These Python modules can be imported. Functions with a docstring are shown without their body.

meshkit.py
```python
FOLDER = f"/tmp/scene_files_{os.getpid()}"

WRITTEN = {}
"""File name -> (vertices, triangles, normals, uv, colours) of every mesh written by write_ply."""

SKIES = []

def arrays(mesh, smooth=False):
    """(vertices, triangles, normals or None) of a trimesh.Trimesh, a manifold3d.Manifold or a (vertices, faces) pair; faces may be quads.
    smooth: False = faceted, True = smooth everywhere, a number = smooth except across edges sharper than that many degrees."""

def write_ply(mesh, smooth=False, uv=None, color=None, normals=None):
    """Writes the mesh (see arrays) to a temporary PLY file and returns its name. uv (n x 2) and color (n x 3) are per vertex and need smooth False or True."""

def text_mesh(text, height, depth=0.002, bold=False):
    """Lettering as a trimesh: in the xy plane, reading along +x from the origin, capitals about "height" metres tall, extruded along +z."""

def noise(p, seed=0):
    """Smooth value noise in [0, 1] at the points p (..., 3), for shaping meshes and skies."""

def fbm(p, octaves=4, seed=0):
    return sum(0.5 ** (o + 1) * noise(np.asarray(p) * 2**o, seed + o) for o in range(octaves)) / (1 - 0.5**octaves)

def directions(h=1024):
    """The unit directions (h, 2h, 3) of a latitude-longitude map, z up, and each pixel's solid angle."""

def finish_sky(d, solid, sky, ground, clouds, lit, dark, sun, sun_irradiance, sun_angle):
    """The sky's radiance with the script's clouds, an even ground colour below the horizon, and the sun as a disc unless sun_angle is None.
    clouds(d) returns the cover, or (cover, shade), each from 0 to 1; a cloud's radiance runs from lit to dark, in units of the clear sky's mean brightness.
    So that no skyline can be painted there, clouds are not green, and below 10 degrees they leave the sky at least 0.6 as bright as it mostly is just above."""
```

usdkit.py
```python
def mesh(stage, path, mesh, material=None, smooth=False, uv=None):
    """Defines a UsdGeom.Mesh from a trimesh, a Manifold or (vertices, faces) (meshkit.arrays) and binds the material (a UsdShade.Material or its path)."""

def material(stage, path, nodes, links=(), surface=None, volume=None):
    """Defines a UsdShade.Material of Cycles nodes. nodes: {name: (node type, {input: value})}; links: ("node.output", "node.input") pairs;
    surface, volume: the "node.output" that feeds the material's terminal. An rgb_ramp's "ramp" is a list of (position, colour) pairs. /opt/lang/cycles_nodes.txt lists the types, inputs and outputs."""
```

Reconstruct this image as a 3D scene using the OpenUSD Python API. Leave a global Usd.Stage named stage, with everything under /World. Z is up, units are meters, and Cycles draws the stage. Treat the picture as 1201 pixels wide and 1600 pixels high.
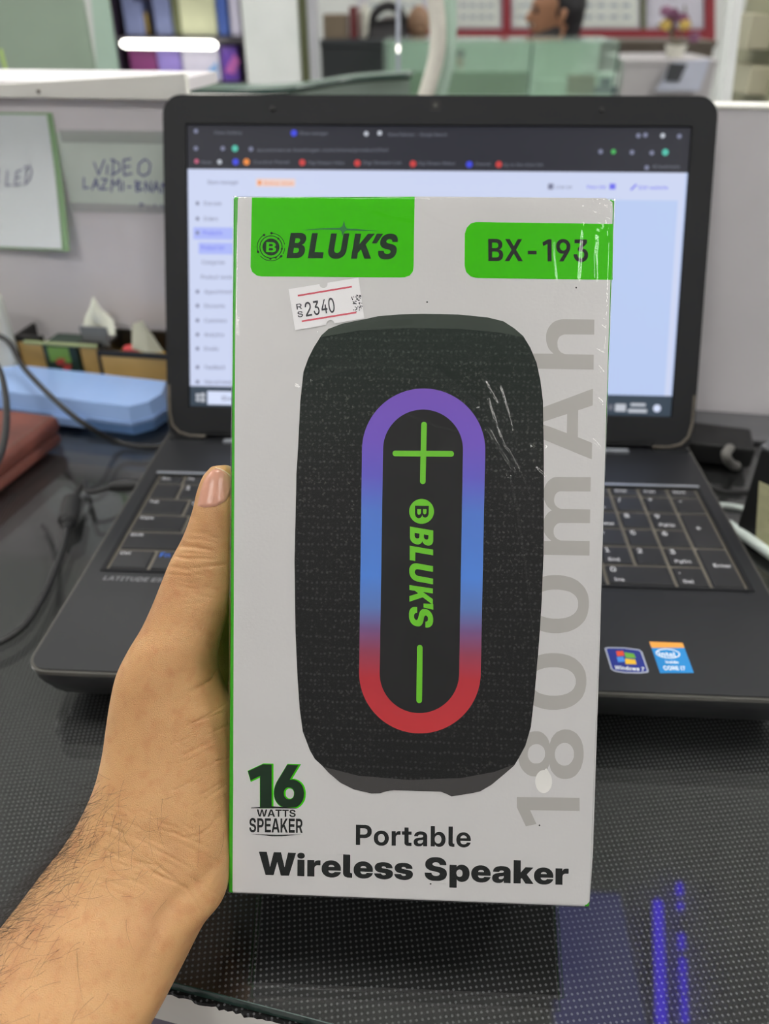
import math, random
import numpy as np, trimesh, manifold3d, usdkit, meshkit
import shapely
from shapely.geometry import Polygon, Point, LineString, box as sbox
from shapely import affinity
from pxr import Usd, UsdGeom, UsdLux, UsdShade, Gf, Sdf, Vt

random.seed(7); RNG = np.random.default_rng(7)
stage = Usd.Stage.CreateInMemory()
UsdGeom.SetStageUpAxis(stage, 'Z'); UsdGeom.SetStageMetersPerUnit(stage, 1.0)
UsdGeom.Xform.Define(stage, '/World')

# ------------------------------------------------------------------ camera
# Lengths below are millimetres in the laptop's frame: x right, y away, z up, origin at the front left corner of the
# laptop's top surface; the desk glass is at z = -27.  M() turns them into metres of the world (floor at z = 0).
DESK = -27.0
def M(p): return np.asarray(p, float) / 1000 + np.array([0, 0, 0.777])
F, EYE = 1198.6, np.array([188.58, -253.33, 268.03])
YAW, PITCH, ROLL = -0.05626, 0.59163, -0.00285
_f = np.array([math.sin(YAW) * math.cos(PITCH), math.cos(YAW) * math.cos(PITCH), -math.sin(PITCH)])
_r = np.array([math.cos(YAW), -math.sin(YAW), 0.0]); _u = np.cross(_r, _f)
RIGHT, UP, FWD = math.cos(ROLL) * _r + math.sin(ROLL) * _u, -math.sin(ROLL) * _r + math.cos(ROLL) * _u, _f
cam = UsdGeom.Camera.Define(stage, '/World/camera')
cam.CreateFocalLengthAttr(5.0); cam.CreateHorizontalApertureAttr(5.0 * 1201 / F); cam.CreateVerticalApertureAttr(5.0 * 1600 / F)
cam.CreateFStopAttr(1.7); cam.CreateFocusDistanceAttr(0.262)
cam.CreateClippingRangeAttr(Gf.Vec2f(0.02, 60)); cam.CreateExposureAttr(0.0)
_m = np.eye(4); _m[0, :3], _m[1, :3], _m[2, :3], _m[3, :3] = RIGHT, UP, -FWD, M(EYE)
UsdGeom.Xformable(cam).AddTransformOp().Set(Gf.Matrix4d(*_m.ravel().tolist()))

# ------------------------------------------------------------------ light: the shop's own lamps, built below
PANEL_POWER = 20.3    # radiance of the square ceiling lights

# ------------------------------------------------------------------ helpers
def ray(x, y): return np.array([(x - 600.5) / F, -(y - 800) / F, 1.0]) @ np.array([RIGHT, UP, FWD])
def on_plane(x, y, p0, n):
    d = ray(x, y); return EYE + d * (np.dot(p0 - EYE, n) / np.dot(d, n))
def at_z(x, y, z): return on_plane(x, y, np.array([0, 0, z]), np.array([0, 0, 1.0]))
def at_y(x, y, Y): return on_plane(x, y, np.array([0, Y, 0]), np.array([0, 1.0, 0]))
def at_depth(x, y, Z): return EYE + ray(x, y) * Z
def pix(P):
    d = np.asarray(P) - EYE; z = d @ FWD
    return np.stack([600.5 + F * (d @ RIGHT) / z, 800 - F * (d @ UP) / z], -1)
def lin(c):
    c = np.asarray(c, float) / 255; return np.where(c <= 0.04045, c / 12.92, ((c + 0.055) / 1.055) ** 2.4)

MATS = {}
def mat(name, nodes, links=(), surface='p.BSDF'):
    MATS[name] = usdkit.material(stage, '/World/Looks/' + name, nodes, links, surface=surface); return MATS[name]
def plain(name, rgb, rough=0.5, spec=0.5, metal=0.0, var=0.06, scale=60.0, bump=0.0, bscale=400.0, coat=0.0, sss=0.0, emis=None):
    """A procedural surface: one colour with a little noise in tone, optional fine relief."""
    c = lin(rgb)
    n = {'g': ('texture_coordinate', {}), 'n': ('noise_texture', {'scale': scale, 'detail': 3.0}),
         'r': ('rgb_ramp', {'ramp': [(0.25, tuple(c * (1 - var))), (0.75, tuple(np.minimum(c * (1 + var), 1)))]}),
         'p': ('principled_bsdf', {'roughness': rough, 'specular_ior_level': spec, 'metallic': metal, 'coat_weight': coat})}
    l = [('g.object', 'n.vector'), ('n.fac', 'r.fac'), ('r.color', 'p.base_color')]
    if sss: n['p'][1].update(subsurface_weight=sss, subsurface_scale=0.002)
    if emis: n['p'][1].update(emission_color=tuple(c), emission_strength=emis)
    if bump:
        n['bn'] = ('noise_texture', {'scale': bscale, 'detail': 2.0}); n['b'] = ('bump', {'strength': bump, 'distance': 0.001})
        l += [('g.object', 'bn.vector'), ('bn.fac', 'b.height'), ('b.normal', 'p.normal')]
    return mat(name, n, l)
def glow(name, rgb, strength=1.0):
    return mat(name, {'e': ('emission', {'color': tuple(lin(rgb)), 'strength': strength})}, surface='e.emission')
def screen(name, rgb, gain=1.0):
    """A lit part of a display: it emits its own colour and is a little glossy."""
    return mat(name, {'p': ('principled_bsdf', {'base_color': (0.01, 0.01, 0.012), 'roughness': 0.4, 'specular_ior_level': 0.2, 'emission_color': tuple(lin(rgb)), 'emission_strength': gain})})
def pane(name, tint, rough=0.02, f0=0.04, bump=None, haze=None):
    """Clear sheet: see-through with a Schlick reflection, so light passes."""
    n = {'w': ('layer_weight', {'blend': 0.5}), 'pw': ('math', {'math_type': 'power', 'value2': 5.0}),
         'ma': ('math', {'math_type': 'multiply_add', 'value2': 1 - f0, 'value3': f0}),
         't': ('transparent_bsdf', {'color': tint}), 'g': ('glossy_bsdf', {'color': (1, 1, 1), 'roughness': rough}), 'm': ('mix_closure', {})}
    l = [('w.facing', 'pw.value1'), ('pw.value', 'ma.value1'), ('ma.value', 'm.fac'), ('t.BSDF', 'm.closure1'), ('g.BSDF', 'm.closure2')]
    out = 'm.closure'
    if bump:
        n['tc'] = ('texture_coordinate', {}); n['bn'] = ('noise_texture', {'scale': bump[0], 'detail': 3.0}); n['b'] = ('bump', {'strength': bump[1], 'distance': 0.001})
        l += [('tc.object', 'bn.vector'), ('bn.fac', 'b.height'), ('b.normal', 'g.normal'), ('b.normal', 'w.normal')][:3]
    if haze:
        n['h'] = ('diffuse_bsdf', {'color': haze[1]}); n['m2'] = ('mix_closure', {'fac': haze[0]})
        l += [('m.closure', 'm2.closure1'), ('h.BSDF', 'm2.closure2')]; out = 'm2.closure'
    return mat(name, n, l, surface=out)

used = {}
def free(parent, name):
    k = parent + '/' + name; i = used.get(k, 0); used[k] = i + 1
    return k if i == 0 else f'{k}_{i:03d}'
def data(prim, **kw):
    for k, v in kw.items():
        if v: prim.SetCustomDataByKey(k, v)
BASE = {}
def thing(name, label, cat, base, group=None, kind=None):
    path = free('/World', name); x = UsdGeom.Xform.Define(stage, path)
    b = M(base); x.AddTranslateOp().Set(Gf.Vec3d(*b)); BASE[path] = b
    data(x.GetPrim(), label=label, category=cat, group=group, kind=kind); return path
def tri(mesh):
    if isinstance(mesh, (list, tuple)) and not isinstance(mesh[0], np.ndarray): return trimesh.util.concatenate([tri(m) for m in mesh])
    if hasattr(mesh, 'to_mesh'):
        m = mesh.to_mesh(); return trimesh.Trimesh(np.array(m.vert_properties[:, :3]), np.array(m.tri_verts), process=False)
    if isinstance(mesh, tuple): return trimesh.Trimesh(mesh[0], mesh[1], process=False)
    return mesh
def part(parent, name, mesh, m, smooth=30, label=None, kind=None):
    """One mesh (given in laptop-frame millimetres) as a part of a thing, or a sub-part of a part."""
    t = tri(mesh).copy(); root = '/World/' + parent.split('/')[2]
    t.vertices = M(t.vertices) - BASE[root]
    path = free(parent, name); q = usdkit.mesh(stage, path, t, MATS[m], smooth=smooth)
    data(q.GetPrim(), label=label, kind=kind); return path
def single(name, mesh, m, label, cat, smooth=30, group=None, kind=None):
    """A thing that is one mesh."""
    t = tri(mesh).copy(); b = np.array([*t.bounds.mean(0)[:2], t.bounds[0, 2]])
    path = free('/World', name); t.vertices = (t.vertices - b) / 1000
    q = usdkit.mesh(stage, path, t, MATS[m], smooth=smooth); q.AddTranslateOp().Set(Gf.Vec3d(*M(b))); BASE[path] = M(b)
    data(q.GetPrim(), label=label, category=cat, group=group, kind=kind); return path
def structure(name, mesh, m, smooth=False):
    return single(name, mesh, m, None, None, smooth, kind='structure')

def frame(o, x, y, z=None):
    """Maps local coordinates along the axes x, y, z from the origin o."""
    A = np.array([x, y, np.cross(x, y) if z is None else z], float)
    return lambda m: _mapped(m, lambda v: np.asarray(o) + v @ A)
def _mapped(m, fn):
    t = tri(m).copy(); t.vertices = fn(np.asarray(t.vertices, float))
    if t.is_watertight and t.volume < 0: t.invert()
    return t
def rbox(x0, y0, z0, x1, y1, z1, r=1.0, n=8):
    """A box with rounded edges."""
    r = min(r, (x1 - x0) / 2.01, (y1 - y0) / 2.01, (z1 - z0) / 2.01)
    s = manifold3d.Manifold.sphere(r, n)
    return manifold3d.Manifold.batch_hull([s.translate((a, b, c)) for a in (x0 + r, x1 - r) for b in (y0 + r, y1 - r) for c in (z0 + r, z1 - r)])
def bx(x0, y0, z0, x1, y1, z1):
    t = trimesh.creation.box((x1 - x0, y1 - y0, z1 - z0)); t.apply_translation(((x0 + x1) / 2, (y0 + y1) / 2, (z0 + z1) / 2)); return t
def cham(x0, y0, z0, x1, y1, z1, c):
    """A box whose top edges are chamfered (a key cap, a pad): eight side and five top faces."""
    p = [(x0, y0, z0), (x1, y0, z0), (x1, y1, z0), (x0, y1, z0), (x0 + c, y0 + c, z1), (x1 - c, y0 + c, z1), (x1 - c, y1 - c, z1), (x0 + c, y1 - c, z1)]
    return trimesh.convex.convex_hull(np.array(p))
def rrect(x0, y0, x1, y1, r, n=6):
    return sbox(x0 + r, y0 + r, x1 - r, y1 - r).buffer(r, quad_segs=n) if r > 0 else sbox(x0, y0, x1, y1)
def extrude(poly, z0, z1):
    out = []
    for g in getattr(poly, 'geoms', [poly]):
        if g.geom_type == 'Polygon' and g.area > 1e-9:
            t = trimesh.creation.extrude_polygon(g, z1 - z0, engine='earcut'); t.apply_translation((0, 0, z0)); out.append(t)
    return trimesh.util.concatenate(out)
def spline(pts, n=8):
    """Catmull-Rom through the points."""
    p = np.asarray(pts, float); p = np.vstack([2 * p[0] - p[1], p, 2 * p[-1] - p[-2]]); out = []
    for i in range(1, len(p) - 2):
        for t in np.linspace(0, 1, n, endpoint=False):
            a, b, c, d = p[i - 1:i + 3]
            out.append(0.5 * (2 * b + (c - a) * t + (2 * a - 5 * b + 4 * c - d) * t * t + (3 * b - a - 3 * c + d) * t ** 3))
    return np.array(out + [p[-2]])
def tube(pts, r, n=10, cap=True):
    """A round tube along points; r is one radius or one per point."""
    p = np.asarray(pts, float); r = np.broadcast_to(r, len(p)); t = np.gradient(p, axis=0); t /= np.linalg.norm(t, axis=1, keepdims=True)
    a = np.cross(t[0], [0.3, 0.2, 1.0]); a /= np.linalg.norm(a); rings = []
    for k in range(len(p)):
        a = a - t[k] * (a @ t[k]); a /= np.linalg.norm(a); b = np.cross(t[k], a); th = np.linspace(0, 2 * math.pi, n, endpoint=False)
        rings.append(p[k] + r[k] * (np.cos(th)[:, None] * a + np.sin(th)[:, None] * b))
    return loft(rings, cap)
def loft(rings, cap=True):
    R = np.array(rings); k, n = R.shape[:2]; v = R.reshape(-1, 3); f = []
    i = np.arange(n); j = (i + 1) % n
    for q in range(k - 1):
        f += [np.stack([q * n + i, q * n + j, (q + 1) * n + j], 1), np.stack([q * n + i, (q + 1) * n + j, (q + 1) * n + i], 1)]
    f = list(np.vstack(f))
    if cap:
        v = np.vstack([v, R[0].mean(0), R[-1].mean(0)])
        f += [(len(v) - 2, b, a) for a, b in zip(i, j)] + [(len(v) - 1, (k - 1) * n + a, (k - 1) * n + b) for a, b in zip(i, j)]
    t = trimesh.Trimesh(v, np.array(f), process=False)
    if t.volume < 0: t.invert()
    return t
def lathe(profile, c, n=24):
    """Turns (radius, height) pairs about the vertical through c."""
    th = np.linspace(0, 2 * math.pi, n, endpoint=False)
    return loft([np.stack([c[0] + r * np.cos(th), c[1] + r * np.sin(th), np.full(n, c[2] + z)], 1) for r, z in profile])

# lettering: outlines of a few letters, two characters per number
GLYPHS = {}
for _line in r"""7B	222	5.957,957=937L9/7Y9)8+8Z858N8<8?8>848>8&8:7M847D8,7;8#757L7.7M7-7S7,8&7)846X8:6R8A6G8F6:8H618H5Z8C5H8;598/5,7R4Y7:4T5.4S|6(5D6)5D7'5D735F7<5J7E5R7J6$7K617H697F6?7=6G756K7-6N6)6N|6(7>6)7=7#7=7+7?757C7<7J7B7U7B8)7>86758?7(8D6)8E
7X	240	4U4T6?7+5%956(957$7U7X958Y957A7,9)4S8%4S7#6:5X4S
7-	221	5Q6Z7R6Z7R625Q62
71	221	5;4S5;5D6@5D6A5E6@8<6>8<5@7Q5=7Q5=8E6C957;957;5E885D884S
79	221	5.7K5.8$5186568C5A8S5O9(6(9268976E997%9972977D917S9)8)8U848G8;868?8#8?7K8;79887.8/6T7T666R4S5S4T6V686X6<6>6:616<6$6A5L6I5?6V597'5178|6&7N6+7?6078687/6F7(6M7'6W7'7*7*717-7;767@7=7D7G7F7N7F7Y7D8+7?84798<748@7&8G6W8I6M8I6F8G6>8D678@60896)8+6&7Y
73	221	5*666$666$6/6&6%6,5P625J675F6E5@6P5?7%5@725F785K7?5T7D6+7D6:7B6C7=6K746R7,6V6Z6Y6M7#6)7#6)7B6Y877,8C588C58958295828E7)7?7)7>7=7=7F7;7Y728(7.807%8:6M8=6E8?688?6(8=5W8:5K855A8-568$5,7P5$7E4V794R7*4P6@4P614R6$4W5Q5%5H5,5=57575>515J5-5U5+6(
7P	217	5.957*9577947I9/8#9&808S868L8;8C8?8:8C8.8D8$8D7K8C7@8?74877$836W8'6K7L6A796;7*696)696)4S5.4S|6)7-6*7,7#7,72707:747A7;7D7?7I7N7H8$7D817=88788<7(8A6*8B
7o	199	5%625%6E5'6T5-7/547;5B7K5M7S6&8$638'6>8)6P8)7#8'757Z7A7S7P7G8#798+7(8/6P816E81628/6'8+5M8#5>7T547K5+7B5%724T7#4P6P4O6>4O6/4Q5X4V5F5(5954505B5)5S|5W615Y6&6&5R6.5I655C6<5@6G5?6S5A7$5F7*5K705T756&7761776F756N726Y7-7)7'706Z736N786F796<7761726+7-6&7%5Y6Q5W6G
7r	129	5,8$6$8$6$7C6%7B6-7O637V6<8#6I8&7'8&7'746E746<72647.6-7'6(6S6&6L6&4S5,4S
7t	127	4V764V8$5=8%5=8U668U678%7#8$7#7668766775685I6:5E6@5B7#5B7#4S644S6)4T5Q4Z5F5+5?565=5C5=75
7a	191	5&5F5&5T5)6+5/645;6?5H6E5X6I6T6P7$6T7'6X7'7*7#726R796G7;697;6.776%7.5Z7%5,7%5.72537@597H5E7S5U8#6.8'6:8)6U8(708$7=7V7H7N7N7G7T7<7X7+7X4S7(4S7'536Y5*6R5$6E4T634P6#4P5N4R5=4Y525)5*56|5U5L5W5G6#5A6)5=6/5;6>5;6J5=6V5E7%5P7'5X7'656L60686-6,6*5Y5Z5U5R
7b	206	5,956&956'7G6(7G6.7O657V6A8$6N8(7*8)738'7>8$7L7T7V7K8+7:837%866J866.845U8.5E8$537Q5(7F4X7=4T7/4P6S4P6J4Q6>4U655#6&536&4S5,4S|6$666%6,6)5Y6/5N665G6=5C6F5@6N5?7$5B7,5G725M775V7;6(7=647=6D796W717,7*727$766U786L796=7566716/7*6)6W6$6H
7l	94	5,956&956&5J6(5F6.5B6<5A6<4S5U4T5A4Y565)525.5.585,5D
7e	193	5%635%6E5(6Y5,7-567>5C7M5O7V6&8$658(6L8)6Z8'7/7Z7>7R7M7D7U7:8$7,8)6Q8+6F8+6/5U6/5W5Y6%5K6)5G615A6:5=6A5<6Q5=7$5@7/5I745S8)5S8%5E7Y5=7M5.7A5%754V6Y4P6N4O6<4O614P5Y4U5N5#5E5)59555-5H5'6$|5U6P5V6O736O746R726Z7.7)7+7-7$746N7:6?7;687960766&7-5X7$
7L	191	5.956)956)5H8+5H8+4S5.4S
7U	241	5-956'956'686)6.605X685O6?5K6M5E6U5D7)5D735E7;5H7E5M7L5T7Q6#7W617X697X958S958R6+8N5R8F5B8?58825,7W4Y7B4R7.4O6I4P684S5Z5$5J5/5<5>575G525R5-61
7K	235	5.956)956)736*727T958Y958Y9475799#4V9$4S7Y4S6J6M6)6(6)4S5.4S
7'	94	53956(956$7G587G
7S	224	5'655Y655Z6*6$6#6)5S645I6E5C6N5B7$5B7.5C775F7B5L7J5U7M6&7M6-7K627H677C6=786C7.6G636R5U6Y5D7,5976517B5-7N5,7V5,8-5-86518C568L5=8U5F9%5O9+6#916-956<986I997%997>957M907X9*8*8Z828R888H8?888A8-8A7X7J7X7H8(7D827;8=708C6Y8G6L8G6D8E668@6-886)826'8+6'8$6)7W6+7R637L6<7G6G7D7@797T72807'8=6R8B6I8F6=8H648G5X8C5J8?5?85528-5,8#5%7L4V7=4R7/4P6A4P614R6#4V5G5)5:54545;5-5I5)5S5'6&
78	221	5+5X5+6-5-68526E596N5?6T5J7%5S7)6+7-6*7.6%7/5O755B7>597J557T538'5384548=5:8K5C8W5N9)6&9268976H997#9979967J907Z9&8-8R848E8884887Z857P817H8$7:7Q737A7.7A7-7U7'8)6W856L8=6<8A6-8@5R8;5C82548+5.7W5%7K4W7;4R7$4O6G4O634R5T4Y5B5-5955525@5.5J|6&6%6)5U6+5O675D6?5@6G5=6X5=7*5?755D7>5L7D5W7E6%7E6/7C677?6>776G7*6N6W6P6L6P6B6N696J6.6A6(656&6/|6-8%6/7T627N697G6E7@6L7?6W7?7&7@707D787L7=7V7?8$7?8-7;89728D7*8H7#8J6L8K6E8J6;8E638>6/886-82
70	221	5'6R5'755)7K5-8$52855:8E5C8R5P9'6#9.63956I997#9977967J9.7S9(8)8R828E89858=8)8B7K8D758D6R8B6>8<6#825D8$527S5)7J5#7=4T714Q7#4O6I4O634S6+4V5U5%5K5.5C575:5D545P5,6/5)6C|5X6T6#6<6(6*615Q6;5G6I5A7#5A715G7;5Q7D6*7H6<7K6T7K757H7L7B8)7<85718A7%8G6W8H6M8H6D8F6=8C62886)8)6$7O5X75
7m	304	5,8$6$8$6$7A6%7@6-7K687V6C8$6S8(7(8(708'7@7X7M7M7U7@8'7M8-7S897Z8C8&8N8(9$8(908&9>7X9I7O9P7F9V7:9X7.9Y4S9(4S9'6Y9#7+8T728N758E778=7787768.718'7(8#6W7Z4S7+4S7*6Y7'7*6W726P766I776>7763726+7)6&6T6&4S5,4S
7A	245	4T4T6<957F959*5'9.4R8-4R7T5O7S5Q6/5Q5T4R4U4R|6<6C6=6C7F6C7.7Y7'887&8;7$8;6N7B
7h	202	5,4S5,956&956'7E6)7F6.7M677V6C8$6P8(7,8)7:8&7H7W7U7K8%7=8)7.8+7#8+4S714S706T7,7(7'7/6V746M766@7565716,7(6(6V6&6P6&4S
7W	343	4T955T956:7'6E6$6G6#6I6(6T7%7<9589958Y7#9,6&9.6#9/6$9;7'9X95:X959M4T8K4S8+7$7X7X7V7Y7U7X7M717*4S6(4S
7T	219	5#8A5#968F968F8A728A724S664S668A
7E	209	5.958995898A6*8A6)8@6*7?8/7?8/6L6)6K6)5H895H894S5.4S
7R	224	5.957,957;937N9.8$9&8/8V888L8A8:8E8*8E7K8C7;8<7+826V8'6L7R6E7Q6C8J4U8J4R7L4R6W6:6*6:6)6:6)4R5.4R|6)7,6*7,7%7,727.7<747A787G7@7K7N7K8$7H8+7E817?87778=7*8A6*8B
72	221	507Y528/568=5?8O5D8U5O9(5X9-6.946:976I997+9979967F917Q9,7Z9%8*8U828J868A8:858;8+8;7T8:7K857;8/718#6Y7F6D6@5F8<5E8<4S504S505B6T6W75777=7A7@7H7C7T7C8&7?85768@7(8G6X8H6M8H6C8F6=8C658>60886,816)8)6'7V6'7O507O
74	221	5#6@6Y957T957T946*6P5Y6A5Z6A7/6A707G8(7G8(6A8I6A8I5Q8(5P8(4R704R7/5Q5#5Q
75	221	5-606&606(6#6-5R625K6@5C6I5@6S5?7%5A7,5C785K7?5T7B5Z7F617E6A7B6K7?6R757%7+7+7$7-6M7.6<7)6/6X6)6Q6'6L506L58968096808D6.8D6)7J6)7D6*7C697M6E7R6T7U717T7;7R7K7L7V7D8*79837-8:6T8>6F8?6/8=5Z885J825?8)537U5)7M5$7B4V754R7#4P6I4P6=4Q6/4T6&4X5P5'5F5/5>58555F505Q5-6)
76	221	5.6-5.6>516P567%5?775O7Q6Q956R967Q967Q946L7N6M7M6V7O7.7O7;7M7H7H7T7B8$7=8-74847*8:6U8=6L8?6>8?6-8=5X895M855D8,577S5'7D4W794S7$4P6J4P634T6)4W5S5'5K5,5?58585C535M505X|6&606(6(6,5V675I6E5B6Q5?6Z5@7+5C735G7=5R7B5Y7D6(7F607F6:7D6B7?6M746Z7&7)6W7*6M7*6F7)6<7%646W6/6Q6+6J6(6B6&6:
77	221	538B53958995898B6A4R5E4R5D4T7<8A
9W	357	4S956/956G706N6?6P6>6Q6A6Y717;958H959*70926@936?956A9<729T95;/95;.9-:&4T8H4S8+6Y8&7:8%7;7:4S6%4S
9i	96	5'8L5'8U5)9#5.9,57945?975F995U986$966*93609-639(678U678L668E608<6*866$835Q805B815;8354865,8?5)8E~5)8$658$654S5)4S
9r	143	5)4S5)8$638$637B647A6;7O6B7V6H7Y6W8$778$777'6R7'6J7%6B6X6=6S696M666E656>654S
9e	200	5#635#6E5&6Y5.73567@5D7M5P7V6+8%688(6P8)7'8'787Y7G7Q7X7A8'778.7*846L846+6,6+6-5Y625Q695J6@5G6G5F6Q5F7$5H7+5M705U845U825K8+5>8%567U5.7F5#7;4V724S6Y4P6@4O6.4R5V4W5L5%5B5,545:5)5M5%5Z|6-6R6-6Q7.6Q7.6S7*7%6Z7-6N706E706<7.657*6/7#
9l	107	5)956595655V665R6<5M6I5M6I4S6+4S5R4U5H4X5?5$585)50535-595)5J
9s	192	4Y5U6+5U6.5M645G6:5D6@5C6I5C6R5E6W5I6Y5L6Y5P6U5U6L5Y6$6'5F6-5<6254685,6C5'6N5%6V5%7+5'755,7?507E597O5C7U5P7Z6/8'6L8(7%8&757Z7E7R7M7M7V7D7Z7=8'708)6Y7#6Y7#7&6V7-6P716H736?736972647/607*607&627#6<6U726N7F6H7S6B7Z6<8'668,6+8-5Y8-5M8)5@7X517O5)7F5#714R6P4N634O5T4T5B5$595)50525)5<5%5C5#5K
9S	236	5&666066626*6:5X6D5Q6T5N7)5N7:5R7?5U7D6#7G6)7G6/7E647=6;746?7(6C676J5Y6Q5D7%5:7.55755/7@5,7I5+7R5+8)5,82518A578J5B8W5J9&6'916:976O9974997L948)9+849#8A8L8H8@8K888N8+8N7V7F7V7F8%7C8+7;8373887'8:6U8:6I886A836=8/698(697Z6;7U6B7O6O7I7B7A7R7=8+778>7,8K6U8P6L8S6>8T6)8S5W8P5M8I5>8C56865*7Z4X7H4R764P6E4P634R6$4V5F5)5A5.555:5,5J5)5T5&6-
9p	215	5)8$648$647H657H6<7P6C7V6Q8&7'8)768)7B8'7K8#7T7V8+7J847=8:728>7&8B6E8B628?5V8:5F865=8/528%5'7Q4W7D4R754O7'4O6T4Q6G4V6=5'67516651663E5)3E|6364686$6<5V6B5P6M5L6V5L7)5P705X746)7663756J726S7/6Y7(7(6X7,6K7,6A7'696V646K636D
9a	200	5#5E5#5S5'6+5.67576>5D6F5R6J6M6P6X6U7#7#6Z7)6T7/6K726B72677.627(606Z5+6Z5-71547A5>7M5H7T5W8#618'6>8)7$8(798$7H7V7S7N8%7B8+758-7)8-4S7#4S7#527#536U5+6L4Z6A4T634P5T4P5L4R5D4T594Y5-5,5'57|6*5N6,5I605E675B6E5B6Q5G6V5L6Z5S7#5Z7#6/6Y6/6N6,6<6)626%6+5V6*5S
9k	202	5)4S5)956595657$6:7(7*8$8>8$8>8#786G8=4Z8@4S7,4S6?5W655L654S
9B	224	5)9573957?947P908)9(828Y8:8P8A8D8E858E8(8A7Q8;7F817;8)757S7/7T7.8#7-8.7)886Z8C6N8H6E8L6:8M618M6#8K5O8D5?8;53855.8,5'7Y4Z7H4U7@4T5)4S|655P665O7%5O715S7:6#7=6)7=647:6=736E7*6H656I|657C667B6Z7B7-7G727L767S778%748.7.847%886589
9L	198	5)956795675W835V834S5)4S
9U	243	5)956595666868606<6*6E5Y6M5U6T5S7)5R755U7?6#7G6,7L697M958Y958X6/8U5Y8N5F8G5<8<508,5%7Z4Y7M4T774P6R4O6:4R6(4X5J5,5=59555D5.5S5+6%5)63
9K	251	5)956795677>687=7Q9591957K79964S7V4S6U6A675U674S5)4S
9'	98	5.9562956,7?547?
91	221	574S575Q695Q6:5R6:8/688/5F7M597F598H6>957E957E5R8=5Q8=4S
96	221	5&6/5&6?5)6P5.7'577;5B7L6E946F957X956V7O6W7O797O7D7M7Q7H8*7>84748;7*8?6Y8C6J8E6?8D6(8?5M885A8/558&5,7P5#7D4V784R7%4P6J4P6=4Q6.4T5X4Z5O5'5C5/5959525B5,5M5(5Z|6/62606+646#6;5S6A5O6I5L6V5K7&5M7,5P715T765Y7;6.7<6;7;6B776J716R7,6U6Z6Y6M6Z6E6X6>6T676O606B6/6;
52	222	568'5<8@5E8Q5U9)66956F987(9878957J9-8'8T828A868/857I8*707?6A645<665:865:864S564S5659747,7G7G7J7R7J8*7F8:788I7#8Q6J8Q6:8L6*8=5Z8,5X7R567R
53	222	51615U615V5Y6%5K625>6?577(56785<7E5G7O6&7O677L6C7A6Q776X6Z7&6)7(6+7D7/8C758K5A8L5A958/958/8L6X7@6Y7>7<7<7T738*7(866L8;6;8:5R805<8'5/7O5#734P6E4N604S5P5(5?59525U
54	222	5&6<7(947Q955Q6>5S6<746<757G7Y7G7Y6=8D6<8D5U7Y5T7Y4S754S745U5&5U
50	222	5,6L5,7;548-5B8K6%9-66956E987.977F9-8%8O828:8;7R8>7;8>6L8:6,825M8%577J5$754Q7%4N6<4P6%4Y5G565:5J5/64|5P6J5X6&6+5I6;5;6J566X567/5;7?5I7J6&7Q6?7R7;7J8)7?8=748I6X8Q6J8Q6;8L6+8=5X8)5R7G
5R	220	52957;947U9*8'9$868K8=8>8A8+8A7J8>7<857*8%6R7H6E8>5)8D4Q7T4Q7Q4U6X6A5Y6@5X4Q524Q|5X7*5Z7(7*7(777+7E737M7=7T7O7R8,7J8<7@8D7*8L5Y8L
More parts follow.
